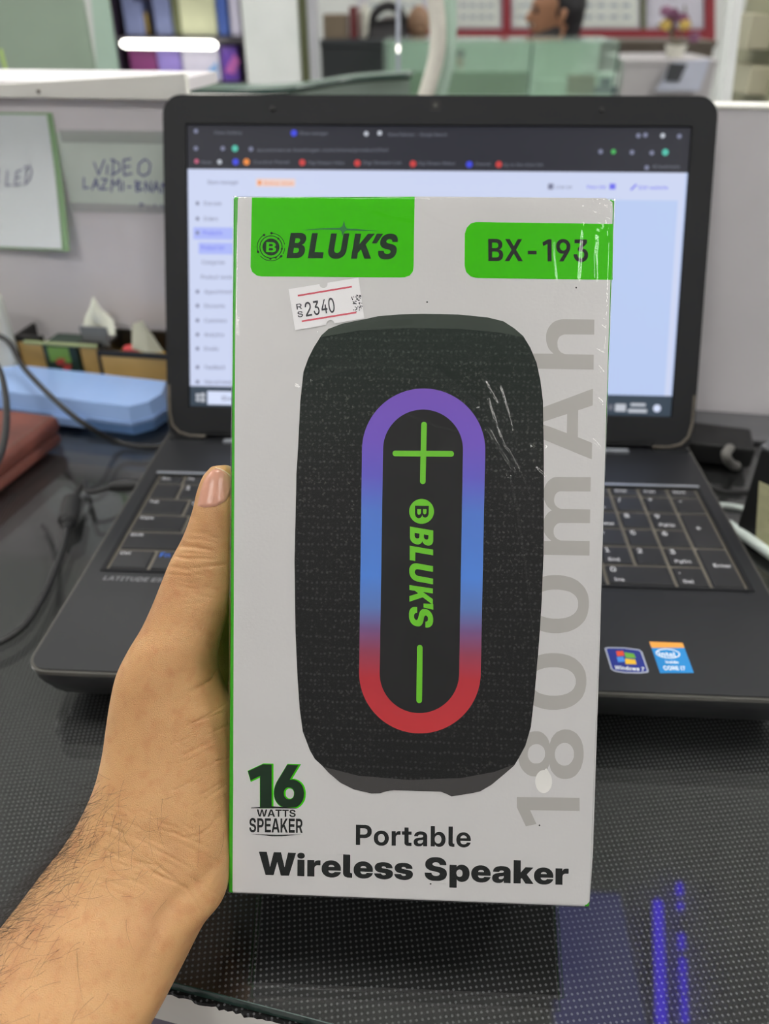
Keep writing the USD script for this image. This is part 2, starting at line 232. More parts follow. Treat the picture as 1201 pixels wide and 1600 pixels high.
5S	216	5(635M635O6#5T5O6%5D675:6F577#577@5A7L5L7Q5Y7Q6-7L687E6?736H6&6Z5A71577;5/7I5,7U5,83568L5G9'6#9264977.977L9,7Z8Y808D8586867Y7L7Y7I817?8A708K6V8O6<8N6%8C5S845R8$5U7S6'7I6<7@75757O7+8'6Z856L8=6;8>5U885A8*5.7I4V7(4N6A4N5X4V5G5(525=5)5U
5A	231	4V4S6?9476958W4S8/4S7O6%6&6$5E4S|616G636D7E6E6X8E6T8B
5B	220	529579947T9*808O8:86887R827D8%787N7.8/6Z8;6L8C668C5X8=5B8*5,7T5$734U524U|5X5>5Z5<715<7F5D7R5Q7U6#7U617O6A7G6J756R5Y6S|5X7=5Z7;7,7;7:7@7E7J7L7Z7L8/7F8?7:8I7-8N5Y8N
5C	250	5)6O5+7D59865E8I5S8W67906X987;987W928=8Y8O8D8Z8/9'7Q8:7Q80817U8D7A8L7#8N6M8K6:8A6#8(5R7H5O745O6R5V616(5W6:5F6E5?7$5978597K5=7U5B8+5O866*8:669'668Y5S8K5<855(7W4U7;4N6X4N674V5Z5+5G5<595P5.64
5D	239	52957%9579927O9*8'8Y8:8H8A8=8L8'8S7F8S6B8K6&8C5O855<7W5+7C4Y7#4S524S|5X5>5Z5<6W5<785B7G5J7U5Y8%6.8/6R8/768+7I8'7W7S827=8D6X8L5X8K
5E	203	52958395838L5Z8L5X8J5Y7;8*7;8*6R5Y6R5X5=835<834S524S
5F	194	52958-958-8L5X8K5Y7:8$798$6P5Y6P5X4S524S
5G	253	5)6O5+7D57835G8K5S8W67906W987;987Z90889$8H8N8T8=8Z8/9'7R887R808/7Y8?7D8K768N7#8N6E8G688?6#8(5R7H5O745O6R5R6?6#6'685G6E5?7#597@5:7V5D815W886,8;6:896B766B767*9)7*9)678W5O8L5=8=5.7W4U7;4N6W4N674V5Z5+5H5:5<5K5.64
5H	245	52955X955Y7;8*7;8+7=8+958Q958Q4S8+4S8+6P8*6R5Y6R5X4S524S
5I	122	5(4U5(5<5D5<5E5>5E8L5(8N5(956P956P8N648N638L635>6P5<6P4U
5J	188	5(6;5K6;5M5S5R5I6)5<64596I5:6S5?7$5I7+6#7+957Q957Q5V7J5?7D54715#6R4Q604P5S4U5B5&51595(5X
5K	225	52955X955X7.5Z7,7W958O957&798O4V8O4S8$4S6C6U5X605X4S524S
5L	188	52955X955X5=8'5<8'4S524S
5M	300	529560957A5Q7D5S7T6M8S959P959P4S9,4S9,8/9*819$8'8Q7;7Q4S714S64716#8-5W8/5V4S524S
5N	244	51956%947Q6<8'5Y8+5V8-5X8-958Q958Q4S8'4S5X815V8/5V4S514S
5O	258	5)6O5)785,7L528(5=8>5G8K6#9%67906L977D977Y90869$8I8K8T8;9%8(9,7L9/789-6B9%6&8T5K8I5<865+7Y4V7D4P6L4P674V6#5)5G5<575S5.64|5O6Q5S696%6$6:5F6H5>6Z5976597H5>8)5O836$8=698A6Q8A74897V8(897H8I768N6Z8N6H8I60895W7V5O74
5P	213	524Q52957.957D907R9*808O8=838>7J857.7Y6P7>6D7-6A5Y6@5X4Q|5X7+5Z7*7&7*737-7B757J7?7Q7O7O8-7G8<7=8D7'8L5Y8L
5Q	258	5)6O5+7D528(5A8C6#9%67906W987D978-9*8>8V8T8;9%8(9-7D9/6O9*648T5K8I5<8;5.8Y4<834<7W4V794N6W4N6?4S6(5&5G5<575S5.64|5O6Q5W616(5W625L6?5B6R5:7>5:7?5>6U637C637Y5L8&5L8)5O89618A6Q8A74897V8(897H8I768N6Z8N6H8I60895W7V5O74
5T	213	5#8L5#958@958@8L7(8K7(4S6;4S6:8K
5U	242	51955V955V635Z6&6(5Q6:5A6R597.597@5>7K5D7W5O8(6+8*958O958O6+8D5B8=578+5(7R4V7>4P6B4P5Z5$5O5,5?5=575K516+
5V	231	4V955G956W5B6Z5C7-638/958W95764S6?4U
5W	331	4V955E956?5K6B5M6W767<958/948Z619'5N9*5M9-5R986O:$95:K95:J9)9@4S8L4U8%7<7T807Q837N807G7G6U4S6)4S
5X	228	4X4U6?7*5&955P956V7J8$958N95747,8I5,8S4S8(4S6U6D5J4S
5Y	227	4V955J956U776Z7:8'948S958Q9/706G704S6B4S6B6G
5Z	213	5$5:7F8I7D8L5)8L5)958=958=8N8:8I5T5>5V5<8>5<8>4S5$4S
51	222	5?4S5?5:6E5:6G5<6G8E6@8D5D7Y5B8D6G957395735<855:854S
55	222	526.5V6.5Z5V6*5I655?6J577#577/5:7A5G7L6&7N6?7E6V757.7#756B73607+6%6W5X6M566M5=958+958+8N6'8M5Z7G6$7?637J6B7Q6X7T737R7I7J8(76856W8:6A8:6+865S8(577N5&754S6U4P674S5X5$5B57565M
56	222	546(566I5B706X927#957L956G7N7.7N7A7I7R7?8-7+886I8:6)855K8*577R5(7;4S6W4N694Q5X5$5E56595K|5X6*6'5O675>6D576Z56785?7F5N7N6+7L6B7D6S747)6Z706D7.677(6(6Q5X6<
57	222	578L57958595858I664Q5J4Q5J4V7F8K
58	222	515S52675<6L5J6Z6)7-5O785E7A5<7T5:885E8S5X9,60946D9870977C907O9)8%8S8+8H8088808$8-7O8%7A7T787A7-7Y6Z8-6M866<8:608:5S855B8/577R5$794Q7(4N694P6(4U5K5(5<57565B|5V5Z6#5K625<6D567&56785<7D5F7J5S7L6.7B6C746O7&6T6F6T676O6(6C5X65|6&8$6-7K657C6B7<6X7;707@7>7K7D8$7D827:8E7/8N7%8Q6E8Q628G6+8?6&82
59	222	548(57885?8I5P9%6,926E9871977L9,8$8W858;8:8%8:7I827-7L636I4Q5Z4Q5Z4U7&677'6;6?6;616>5X6E5K6O5?7&567>|5X7L6(77677(6L6X6Z6X777(7D757N7L7N8%7E8:758J7'8Q6I8Q688J6(8:5X8%
5a	183	5(5D5(5X5+6+596<5H6D5Z6I6U6O7&6R7*6X7*7*7$756Q7?6E7C667C6'7>5U755O7&5,7&5/7;567F5A7Q5P7Z6(8'6L8(7(8$797R7C7I7J7;7N7-7N4S7*4S7(5.6P4X6A4Q5P4Q5=4Y525+5+57|5K5G5T5;6,546<546O5:6X5A7(5P7)6761605W6)5M5W
5b	199	5/955S955T7G5W7H6)7T678$6T8(708%7A7U7T7D7Z7;8+7#8/6I8-6#8(5J7Y5:7R517C5#7-4Q6G4P604X5U505S4S5/4S|5P685U5X6#5K605>6?576U577,5>775I7>5T7C617A6Q777/7)7<6R7A6<7?6-775Z7*5R6M
5c	183	5&6,5&6I5)6Z547;5A7J6%8$6A8(7(8$7;7R7D7J7T737W6W756W707-7&796J7A6:7A6$765T7,5M6U5J6G5J6.5M5X5U5G6)5<62576M566W597,5D755V7Y5V7T5D7I51795#7*4S6O4N664N5V4U5K5#5954525=5+5O
5d	199	5&6,5(6U5.71577C5K7U6%8%698(6U8$787I79958%958%4S7;4S79537*5#6M4Q604P5Z4S5D5(56575,5J|5J605T5K6-5:68576M577$5>715K7;6+7;6L737*7'776Q7?6;7A6,7<5U7/5M6W5J6H
5e	188	5&6,5(6T567>5K7T6,8'6M8(7(8$757U7J7A7Y6Z8$6I8$615J605M5U5T5G6,596:546L547)5<715D765P7Y5P7W5E7N547A5(7&4Q6O4N664N6&4Q5H5$545:5,5J|5J6N5L6L766L786N747'7'796O7A697C6)7<5U725M7$
5f	113	4U7>4U8$5=8%5?8Q5J9*5X926,956M956M8O628N6)8A6*8$6M8$6M7>6)7=6(4Q5=4Q5=7<
5g	199	5&6.5&6L5,7.5:7G5J7U6(8'6E8(7%7Y777G798%8%8%8%4H7Y457R4)7>3N7#3E663C5P3K5:4$52415/4B5R4B5Z436/4+6:4'6M4'7'4.7349784E795175527+5&6M4S604Q5R4X5E5(525=5)5U|5J615T5L6$5C6-5<68596M597$5?735P7;6.7;6L737*7$7:6N7A687A6*7<5W725O7$5J6J
5h	194	5/955S955T7G647Z6E8'7#8'7?7T7O7C7U757Y7#7W4Q754Q737%7,727&796M7?6@7?677>6'745W7'5S6T5S4S5/4Q
5i	77	5+8S5+9'5.9-54945<975G975O945X9'5X8S5U8L5O8F5G8C5<8C548F~5/8$5S8$5S4S5/4S
5j	77	5+8S5+9'5.9-54945<975G975O945X9'5X8S5U8L5O8F5G8C5<8C548F~4H4*5'4.5/4<5/8$5S8$5R4-5K3W5B3N573H5+3E4H3E
5k	180	5/955S955T6K7.8$7Z8$6I6G8(4S754S6-605S5X5S4S5/4S
5l	84	5/955S955S5B5Y5:6359634S5S4S5A4X565)5/5:
5m	294	5/8$5R8$5S7D607W6E8'6Z8'7-8$797U7J7B8$7T888%8T8'957U9E7D9M7+9M4Q9)4S9)7%9#728P7<8G7?857?8)7:7V7/7Q6Z7O4Q7-4Q7-7%7&746T7<6L7?697?6'765S6W5S4S5/4Q
5n	194	5/8$5R8$5R7G5T7E6(7R647Z6E8'7#8'787Y7L7G7U757Y7#7W4Q754Q737%7,727&796M7?6@7?677>6'745W7'5S6T5S4S5/4Q
5o	192	5&6,5(6T547;5H7Q6%8$6E8(7-7Z7>7Q7N7A8$7&8(6G8(6.7Y5G7Q597A5(7&4Q6P4N664N6#4S5K5#5954525=5+5O|5J6.5M5X5T5K6,5:68566M567#5;735K7<607;6O717.7$7:6J7A6<7A6*7:5X725O6Z5J6G
5p	199	5/3E5/8$5R8$5S7G6+7U6B8'7*8'7A7U7T7D7Z7;8-6T8/6.8+5S7Z5<7T527A4Y704Q6T4N674S6(5$5W5/5T505S3E|5P655W5S6%5H6/5>6B566Y577.5>765F7?5Y7C607C6G7>6Z76717)7<6R7A6<7?6-775Z7*5R6M
5q	199	5&6,5&6J5.71597D5K7U6+8'6J8'7&7W777H798$8%8$8%3E793E795/755/7(4Y6J4P694N5S4U5G5$54595+5M|5J6.5P5P6'5>6;566Q577.5F796$7;6L767$7'776Q7?6;7A6/7>5W715P7'5J6I
5r	117	5/8$5R8$5R7I5T7G6+7Y648%6R8'6R7<697>6/7;5Z7/5U7%5S4S5/4S
5s	169	5(5P5J5P5Q5@5Y576/526A526S597%5F7#5T6K6(5V615<6>526G5,6T5,7;527G5?7T5J7Z6)8(6D8(6W8$707R7;7G7C787D7&6Z7&6U776I7A6>7D6/7D5Z7?5T7:5O705O7&5Y6R6,6M7&6B7?637G6#7I5E7D56755$7#4S6E4N6+4N5O4S5:5&5.545)5?
5t	114	4V7?4V8%5=8&5=8V6(8V6*8&6M8%6M7?6+7?6)7>6)5D605;66596M596M4S5Z4U5K5#5D5+5=5<5=7>
5u	194	5/8%5S8$5S5X5Z5F6*5>6;576I577#5>7,5H735V758%7Y8$7Y4S754S755.73507*5&6O4S6B4P6,4P5M4X5<5/545=5/5R
5v	181	4X8%5D8%5G7Z6>5F6A5H757Z788%8$8$6P4S6)4U4Y7T
5w	266	4X8%5E8$6.5M625I645K6<676W8$7?8%7U6O8,5K8.5I825M8S8$9@8%9>7Q8C4S7T4U737'707)7-7%7&6?6B4S5V4S
5x	177	4X4V6&6=5#8$5K8$6<6X7-8$7U8$6P6<7T5#7W4S704S6<5Z685W5G4S4X4S
5y	181	4X8%5E8$6;5K6=5I6E5Y768%7Z8%7Y7R6B41663T5X3F513E514,5O4.5X486+4T4X7W
5z	169	5+566O7<6M7>5+7>5+8%7D8%7C7>6#5<6$5:7D5:7D4S5+4S
5+	222	576R6B6T6B8'7+8'7+6T856T85647,647+5)6B5)6B635764
5-	220	5R6X7Q6X7Q695R69
5*	222	5G7G627Y688&668*5G8>5S8V6?8>6G8=6D957&957&8<7*8=7O8V8%8@8$8=738'748$8%7G7T757O707*7I7&7I7&6P6D6P6F7I6?7G5U705H7A
5/	116	4U4/649@6U9B5=4-
5.	92	525)545:5:5B5D5G5U5E6%5?6)566(5$5Z4U5P4P5?4Q574X
5,	92	5.4#5<5A6(5A5H4#
5=	222	5<608060805H5<5H~5<7C807C807#5<7#
5:	92	5278547I5:7Q5D7U5U7T6%7N6)7D6(735Z7+5P7&5?7(577.~5256575?5?5E5P5G5Z5B6(5:6)5)6%4X5U4Q5D4P5:4U545$""".split('\n'):
    _k, _a, _e = _line.split('\t')
    _d = lambda s: [((ord(s[i]) - (35 if ord(s[i]) < 92 else 36)) * 56 + ord(s[i + 1]) - (35 if ord(s[i + 1]) < 92 else 36) - 1000) / 250 for i in range(0, len(s), 2)]
    _ps = []
    for _p in _e.split('~'):
        _rs = [np.array(_d(r)).reshape(-1, 2) for r in _p.split('|')]
        _ps.append(Polygon(_rs[0], _rs[1:]).buffer(0))
    GLYPHS[_k] = (int(_a) / 250, shapely.union_all(_ps))
def text(s, weight='7', track=0.0, shear=0.0):
    """The words as one shape, capitals 1 tall, baseline on y = 0; and their length."""
    x, out = 0.0, []
    for ch in s:
        if ch == ' ': x += 0.38; continue
        if ch == '1' and weight in '79':
            a, g = 0.66, Polygon([(0.30, 0), (0.56, 0), (0.56, 1), (0.36, 1), (0.03, 0.83), (0.09, 0.62), (0.30, 0.73)]) if weight == '9' else Polygon([(0.32, 0), (0.53, 0), (0.53, 1), (0.36, 1), (0.06, 0.86), (0.10, 0.69), (0.32, 0.79)])
        elif ch == "'" and weight == '9': a, g = 0.42, Polygon([(0.1, 1.0), (0.36, 1.0), (0.2, 0.62), (0.03, 0.62)])
        elif weight + ch not in GLYPHS:
            if '5' + ch not in GLYPHS: x += 0.4; continue
            a, g = GLYPHS['5' + ch]; a += 0.08; g = affinity.translate(g.buffer(0.035, join_style='mitre'), 0.04, 0)
        else: a, g = GLYPHS[weight + ch]
        out.append(affinity.translate(g, x, 0)); x += a + track
    g = shapely.union_all(out)
    if shear: g = affinity.affine_transform(g, [1, shear, 0, 1, 0, 0])
    return g, x - track
def fit(s, p0, p1, cap, weight='7', track=0.0, shear=0.0):
    """The words laid from p0 to p1 along the baseline with the capital's height vector cap (all 2-D)."""
    g, w = text(s, weight, track, shear); b = g.bounds; p0, p1, cap = map(np.asarray, (p0, p1, cap))
    ax = (p1 - p0) / (b[2] - b[0]); o = p0 - ax * b[0]
    return affinity.affine_transform(g, [ax[0], cap[0], ax[1], cap[1], o[0], o[1]])

# ------------------------------------------------------------------ materials
plain('wall_paint', (214, 217, 214), 0.7, var=0.02, scale=8)
plain('wall_grey', (128, 128, 130), 0.8)
plain('ceiling_paint', (222, 224, 222), 0.8, var=0.02, scale=6)
plain('floor_tile', (120, 116, 118), 0.35, var=0.08, scale=5)
plain('white_laminate', (246, 244, 238), 0.45, var=0.02, scale=30)
plain('lilac_laminate', (235, 230, 234), 0.5, var=0.035, scale=14, bump=0.05, bscale=900)
plain('desk_panel', (120, 112, 130), 0.5)
plain('black_plastic', (34, 34, 37), 0.42, var=0.08, scale=90, bump=0.10, bscale=2500)
plain('deck_black', (25, 26, 30), 0.42, var=0.10, scale=40, bump=0.10, bscale=3000)
plain('lid_black', (27, 28, 31), 0.5, spec=0.25, var=0.05, scale=60, bump=0.1, bscale=2500)
plain('rim_grey', (92, 90, 86), 0.35, metal=0.4)
plain('worn_rim', (98, 90, 80), 0.45, var=0.25, scale=120)
plain('key_black', (33, 33, 36), 0.42, var=0.05)
plain('key_bed', (104, 98, 88), 0.5, var=0.15, scale=80)
plain('legend_white', (215, 215, 220), 0.5)
plain('legend_blue', (40, 110, 220), 0.5)
plain('print_grey', (120, 120, 124), 0.5)
plain('matte_black', (14, 14, 15), 0.6)
plain('silver_strip', (170, 174, 182), 0.35, metal=0.5)
plain('black_rubber', (30, 30, 31), 0.55)
plain('strip_grey', (92, 92, 95), 0.4, var=0.1, scale=50)
plain('steel', (205, 205, 200), 0.28, metal=0.85)

# woven black cloth with a lattice of raised pale dots, under the desk glass
mat('dotted_cloth', {
    'g': ('texture_coordinate', {}), 'mp': ('mapping', {'rotation': (0, 0, 0.62), 'scale': (1, 1, 0)}), 's': ('separate_xyz', {}),
    'kx': ('math', {'math_type': 'multiply', 'value2': 2 * math.pi / 0.0030}), 'ky': ('math', {'math_type': 'multiply', 'value2': 2 * math.pi / 0.0030}),
    'sx': ('math', {'math_type': 'sine'}), 'sy': ('math', {'math_type': 'sine'}), 'pr': ('math', {'math_type': 'multiply'}),
    'rr': ('rgb_ramp', {'ramp': [(0.42, (0, 0, 0)), (0.80, (1, 1, 1))]}),
    'no': ('noise_texture', {'scale': 9.0, 'detail': 4.0}), 'nr': ('rgb_ramp', {'ramp': [(0.35, (0.003, 0.003, 0.0032)), (0.7, (0.006, 0.006, 0.0063))]}),
    'mx': ('mix', {'color2': tuple(lin((98, 99, 101)))}),
    'p': ('principled_bsdf', {'roughness': 0.6, 'specular_ior_level': 0.3})},
    [('g.object', 'mp.vector'), ('mp.vector', 's.vector'), ('s.x', 'kx.value1'), ('s.y', 'ky.value1'), ('kx.value', 'sx.value1'), ('ky.value', 'sy.value1'),
     ('sx.value', 'pr.value1'), ('sy.value', 'pr.value2'), ('pr.value', 'rr.fac'), ('rr.color', 'mx.fac'), ('g.object', 'no.vector'), ('no.fac', 'nr.fac'),
     ('nr.color', 'mx.color1'), ('mx.color', 'p.base_color')])
pane('desk_glass', (0.975, 0.98, 0.977), 0.007, 0.062)
plain('glass_edge', (44, 66, 60), 0.2, var=0.2, scale=300)

# ------------------------------------------------------------------ the room: a shop
X0, X1, Y0, Y1, ZF, ZC = -2700., 2900., -2300., 4200., -777., 2000.
structure('floor', bx(X0 - 50, Y0 - 50, ZF - 50, X1 + 50, Y1 + 50, ZF), 'floor_tile')
structure('ceiling', bx(X0, Y0, ZC, X1, Y1, ZC + 50), 'ceiling_paint')
structure('wall_back', bx(X0 - 50, Y1, ZF, X1 + 50, Y1 + 50, ZC), 'wall_paint')
structure('wall_front', bx(X0 - 50, Y0 - 50, ZF, X1 + 50, Y0, ZC), 'wall_grey')
structure('wall_left', bx(X0 - 50, Y0, ZF, X0, Y1, ZC), 'wall_paint')
structure('wall_right', bx(X1, Y0, ZF, X1 + 50, Y1, ZC), 'wall_paint')

glow('lamp_white', (255, 253, 248), PANEL_POWER)
plain('lamp_frame', (225, 225, 225), 0.5)
for lx, ly, lab in ((-800, -1850, 'square ceiling light behind the camera, nearest the left wall'), (-60, 240, 'square ceiling light right above the desk'),
                    (1350, -1850, 'square ceiling light behind the camera, nearest the right wall'), (-1100, 3050, 'square ceiling light over the back of the shop, left'),
                    (1450, 3050, 'square ceiling light over the back of the shop, right'), (-2300, 1500, 'square ceiling light in the middle of the shop, left'),
                    (2500, 1500, 'square ceiling light in the middle of the shop, right'), (-2300, 600, 'square ceiling light along the left wall, level with the desk'), (2500, 600, 'square ceiling light along the right wall, level with the desk')):
    t = thing('ceiling_light', lab, 'light', (lx, ly, ZC), group=None)
    part(t, 'frame', extrude(sbox(lx - 320, ly - 320, lx + 320, ly + 320).difference(sbox(lx - 295, ly - 295, lx + 295, ly + 295)), ZC - 22, ZC - 0.5), 'lamp_frame', False)
    part(t, 'diffuser', bx(lx - 294, ly - 294, ZC - 16, lx + 294, ly + 294, ZC - 8), 'lamp_white', False)
# violet LED lamps on the ceiling, seen mirrored in the desk glass
glow('led_violet', (92, 66, 255), 3.4)
def mirrored(x, y, z=ZC):
    """Where the mirror image seen in the desk glass at a pixel really hangs."""
    p = at_z(x, y, DESK); d = ray(x, y); d = d * np.array([1, 1, -1]); return p + d * ((z - p[2]) / d[2])
zl = ZC - 30
a, b = mirrored(1028, 1408, zl), mirrored(1034, 1600, zl)
t = thing('led_tube', 'straight violet LED tube lamp on the ceiling, mirrored in the desk glass', 'light', (a + b) / 2 * [1, 1, 0] + [0, 0, ZC])
dv = (b - a) / np.linalg.norm(b - a)
part(t, 'holder', tube([a + [0, 0, 18], b + [0, 0, 18]], 22, 8), 'lamp_frame'); part(t, 'tube', tube([a, b], 15, 10), 'led_violet')
ys = [1383, 1392, 1414, 1463, 1476, 1501, 1514, 1529, 1543, 1560, 1575, 1590]
t = thing('led_string', 'string of round violet LED dots on the ceiling, mirrored in the desk glass', 'light', mirrored(1066, 1500, ZC))
q0, q1 = mirrored(1062, 1375, zl + 24), mirrored(1070, 1600, zl + 24)
part(t, 'rail', tube([q0, q1], 9, 6), 'lamp_frame')
for yy in ys:
    c = mirrored(1062 + (yy - 1383) * 0.04, yy, zl); s = trimesh.creation.icosphere(2, 11); s.apply_translation(c); part(t, 'bulb', s, 'led_violet', True)

glow('sign_blue', (118, 118, 176), 1.5)
ps_ = [mirrored(*p, ZC - 60) for p in ((868, 1395), (968, 1395), (985, 1600), (868, 1600))]
t = thing('sign_panel', 'dim blue lit sign panel on the ceiling, mirrored in the desk glass', 'sign', np.mean(ps_, 0) * [1, 1, 0] + [0, 0, ZC])
x_, y_ = [p[0] for p in ps_], [p[1] for p in ps_]
part(t, 'panel', bx(min(x_), min(y_), ZC - 60, max(x_), max(y_), ZC - 54), 'sign_blue', False); part(t, 'case', bx(min(x_) - 8, min(y_) - 8, ZC - 53.5, max(x_) + 8, max(y_) + 8, ZC - 0.5), 'lamp_frame', False)

# ------------------------------------------------------------------ desk and partition, turned a few degrees from the laptop
TH = math.radians(10.0); E1, E2 = np.array([math.cos(TH), -math.sin(TH), 0]), np.array([math.sin(TH), math.cos(TH), 0])
ORG = np.array([102.0, -122.0, DESK]); desk = frame(ORG, E1, E2)           # local: along the front edge, away from it, up
t = thing('desk', 'desk with a white edged top under black dotted cloth and a sheet of glass', 'desk', ORG + 400 * E1 + 250 * E2 + [0, 0, ZF - DESK])
_w0, _a = np.array([392.0, 353.0, DESK]) - ORG, math.tan(math.radians(4.0))
def back_v(u, gap): return _w0 @ E2 - gap + _a * (u - _w0 @ E1)
desk_p = Polygon([(-900, 0), (1000, 0), (1000, back_v(1000, 1.2)), (-900, back_v(-900, 1.2))])
cloth_edge = [(-900, 40)]
part(t, 'glass_top', desk(extrude(desk_p, -5.5, 0)), 'desk_glass', False, 'clear glass sheet')
part(t, 'glass_rim', desk(bx(-900, -0.4, -5.4, 1000, 0.0, -0.15)), 'glass_edge', False, 'dark green front edge of the glass')
rg = np.random.default_rng(3); xs = np.arange(-900, 1000, 1.6)
frayed = Polygon([(-900, back_v(-900, 1.2))] + [(x, -1.2 - 1.3 * rg.random() ** 2) for x in xs] + [(1000, back_v(1000, 1.2))])
part(t, 'cloth', desk(extrude(frayed, -8.0, -5.7)), 'dotted_cloth', False, 'black cloth woven with pale dots, frayed at the front edge')
part(t, 'top', desk(extrude(desk_p.union(sbox(-900, -1, 1000, 1)), -33, -8.2)), 'white_laminate', 30, 'white edged board')
part(t, 'front_panel', desk(bx(-880, 6, ZF - DESK, 980, 24, -33.5)), 'desk_panel', False)
part(t, 'side_panel', desk(bx(-898, 24, ZF - DESK, -880, 380, -33.5)), 'desk_panel', False); part(t, 'side_panel', desk(bx(962, 24, ZF - DESK, 980, 380, -33.5)), 'desk_panel', False)

# the partition stands behind the desk, nearly square to the laptop
TW = math.radians(6.0); W1, W2 = np.array([math.cos(TW), -math.sin(TW), 0]), np.array([math.sin(TW), math.cos(TW), 0])
wp0 = np.array([392.0, 353.0, DESK]); wall = frame(wp0, W1, W2)            # local: along the wall, away from it, up from the desk
def wallpt(x, y, off=0.0): return on_plane(x, y, wp0 - W2 * off, W2)
def wuv(p): d = np.asarray(p) - wp0; return np.array([d @ W1, d @ W2, d[2]])
def flat(poly, v0, v1): return wall(_mapped(extrude(poly, v0, v1), lambda v: np.stack([v[:, 0], v[:, 2], v[:, 1]], 1)))   # an upright outline, from v0 to v1 behind the wall's face
def wq(pts, off=0.0): return [tuple(wuv(wallpt(x, y, off))[[0, 2]]) for x, y in pts]
PT = wuv(wallpt(1160, 164.5))[2]                                           # partition top above the desk
t = thing('desk_partition', 'lilac grey laminate partition panel standing along the back of the desk', 'partition', wp0 - 300 * W1 + 12 * W2 + [0, 0, ZF - DESK])
part(t, 'panel', wall(bx(-1500, 0.0, ZF - DESK, 560, 24, PT - 3)), 'lilac_laminate', False)
part(t, 'top_edge', wall(rbox(-1500, -0.8, PT - 2.9, 560, 25, PT, 1.0)), 'white_laminate', 30, 'white top edge')
# a white shelf board lying on the partition at the left, seen end on
(u0, _), (u1, _) = wq([(-160, 151), (299, 152)]); (ua, ha), (ub, hb_) = wq([(0, 141), (297, 114)]); zt = wq([(150, 151.5)])[0][1]
hL = max(ha + (hb_ - ha) * (u0 - ua) / (ub - ua), zt + 3)
t = thing('shelf_board', 'white sloping shelf board resting on the partition, left of the laptop', 'shelf', wp0 + W1 * (u0 + u1) / 2 + W2 * 40 + [0, 0, zt])
part(t, 'front_board', flat(Polygon([(u0, zt), (u1, zt), (u1, hb_), (u0, hL)]), -9, -1.2), 'white_laminate')
part(t, 'top_board', wall(bx(u0, -1.0, PT + 0.3, u1 - 18, 110, PT + 9)), 'lilac_laminate', False)
for sx, sy in ((60, 143), (11, 121)):
    p = wallpt(sx, sy, 9.4); s = trimesh.creation.icosphere(1, 1.5); s.apply_translation(p)
    if sx == 60: part(t, 'screw', s, 'worn_rim', True, 'rusty screw head')
# grey strip along the foot of the partition, right of the laptop, and a black adapter on it
g0 = wuv(at_z(1100, 682, DESK + 3))
t = thing('desk_strip', 'dark grey strip along the foot of the partition behind the laptop', 'strip', wp0 + [0, -18, 0])
part(t, 'strip', wall(rbox(-330, g0[1], 0.2, 540, -0.9, 3.2, 0.6)), 'strip_grey')

# ------------------------------------------------------------------ laptop
W, D = 379.0, 251.0
laptop = thing('laptop', 'open black laptop with a lit screen standing behind the speaker box', 'laptop', (W / 2, D / 2, DESK))
def taper(poly, z0, z1, d0, d1, k=5):
    rs = []
    for i in range(k + 1):
        s = i / k; g = poly.buffer(-(d0 * (1 - s) ** 1.6 + d1 * s)); rs.append((g, z0 + (z1 - z0) * s))
    n = 160; out = []
    for g, z in rs:
        L = g.exterior; out.append(np.array([[*L.interpolate(i / n, normalized=True).coords[0], z] for i in range(n)]))
    return loft(out)
base_p = rrect(0, 0, W, D, 11, 8)
KX, KY, KW, KD = 12.6, 79.6, 354.8, 101.1
part(laptop, 'base', taper(base_p, -24, -2.6, 9, 0.3), 'black_plastic', 40)
part(laptop, 'deck_rim', extrude(base_p.difference(base_p.buffer(-1.6)), -2.5, -0.5), 'rim_grey', 40, 'grey edge strip of the deck')
dk = base_p.buffer(-1.5).difference(sbox(KX - 1.5, KY - 1.5, KX + KW + 1.5, KY + KD + 1.5))
deck = part(laptop, 'deck', extrude(dk, -2.5, 0.0), 'deck_black', 30)
part(laptop, 'keyboard_bed', bx(KX - 1.4, KY - 1.4, -2.5, KX + KW + 1.4, KY + KD + 1.4, -0.55), 'key_bed', False)
fr = sbox(KX - 3, KY - 2, KX + KW + 3, KY + KD + 5).difference(sbox(KX - 0.5, KY - 0.5, KX + KW + 0.5, KY + KD + 0.5))
part(laptop, 'keyboard_frame', extrude(fr, 0.05, 0.7), 'lid_black', False)
part(laptop, 'keyboard_trim', bx(KX - 3, KY + KD + 2.4, 0.75, KX + KW + 3, KY + KD + 4.6, 1.0), 'silver_strip', False, 'pale strip above the keyboard')
part(laptop, 'rear_strip', bx(45, 227, 0.05, 334, 231.5, 1.8), 'silver_strip', False, 'pale metal strip between the hinges')
for fx, fy in ((30, 25), (W - 30, 25), (30, D - 25), (W - 30, D - 25)):
    part(laptop, 'foot', lathe([(7, DESK + 0.1), (8, DESK + 1.2), (7.5, -23.9)], (fx, fy, 0), 14), 'black_rubber')
part(laptop, 'touchpad', extrude(rrect(118, 14, 217, 60, 2), 0.05, 0.35), 'matte_black', False)
for k in range(3): part(laptop, 'touchpad_button', cham(118 + 33.3 * k, 61.5, 0.05, 150.5 + 33.3 * k, 73, 1.6, 1.2), 'black_plastic', False)

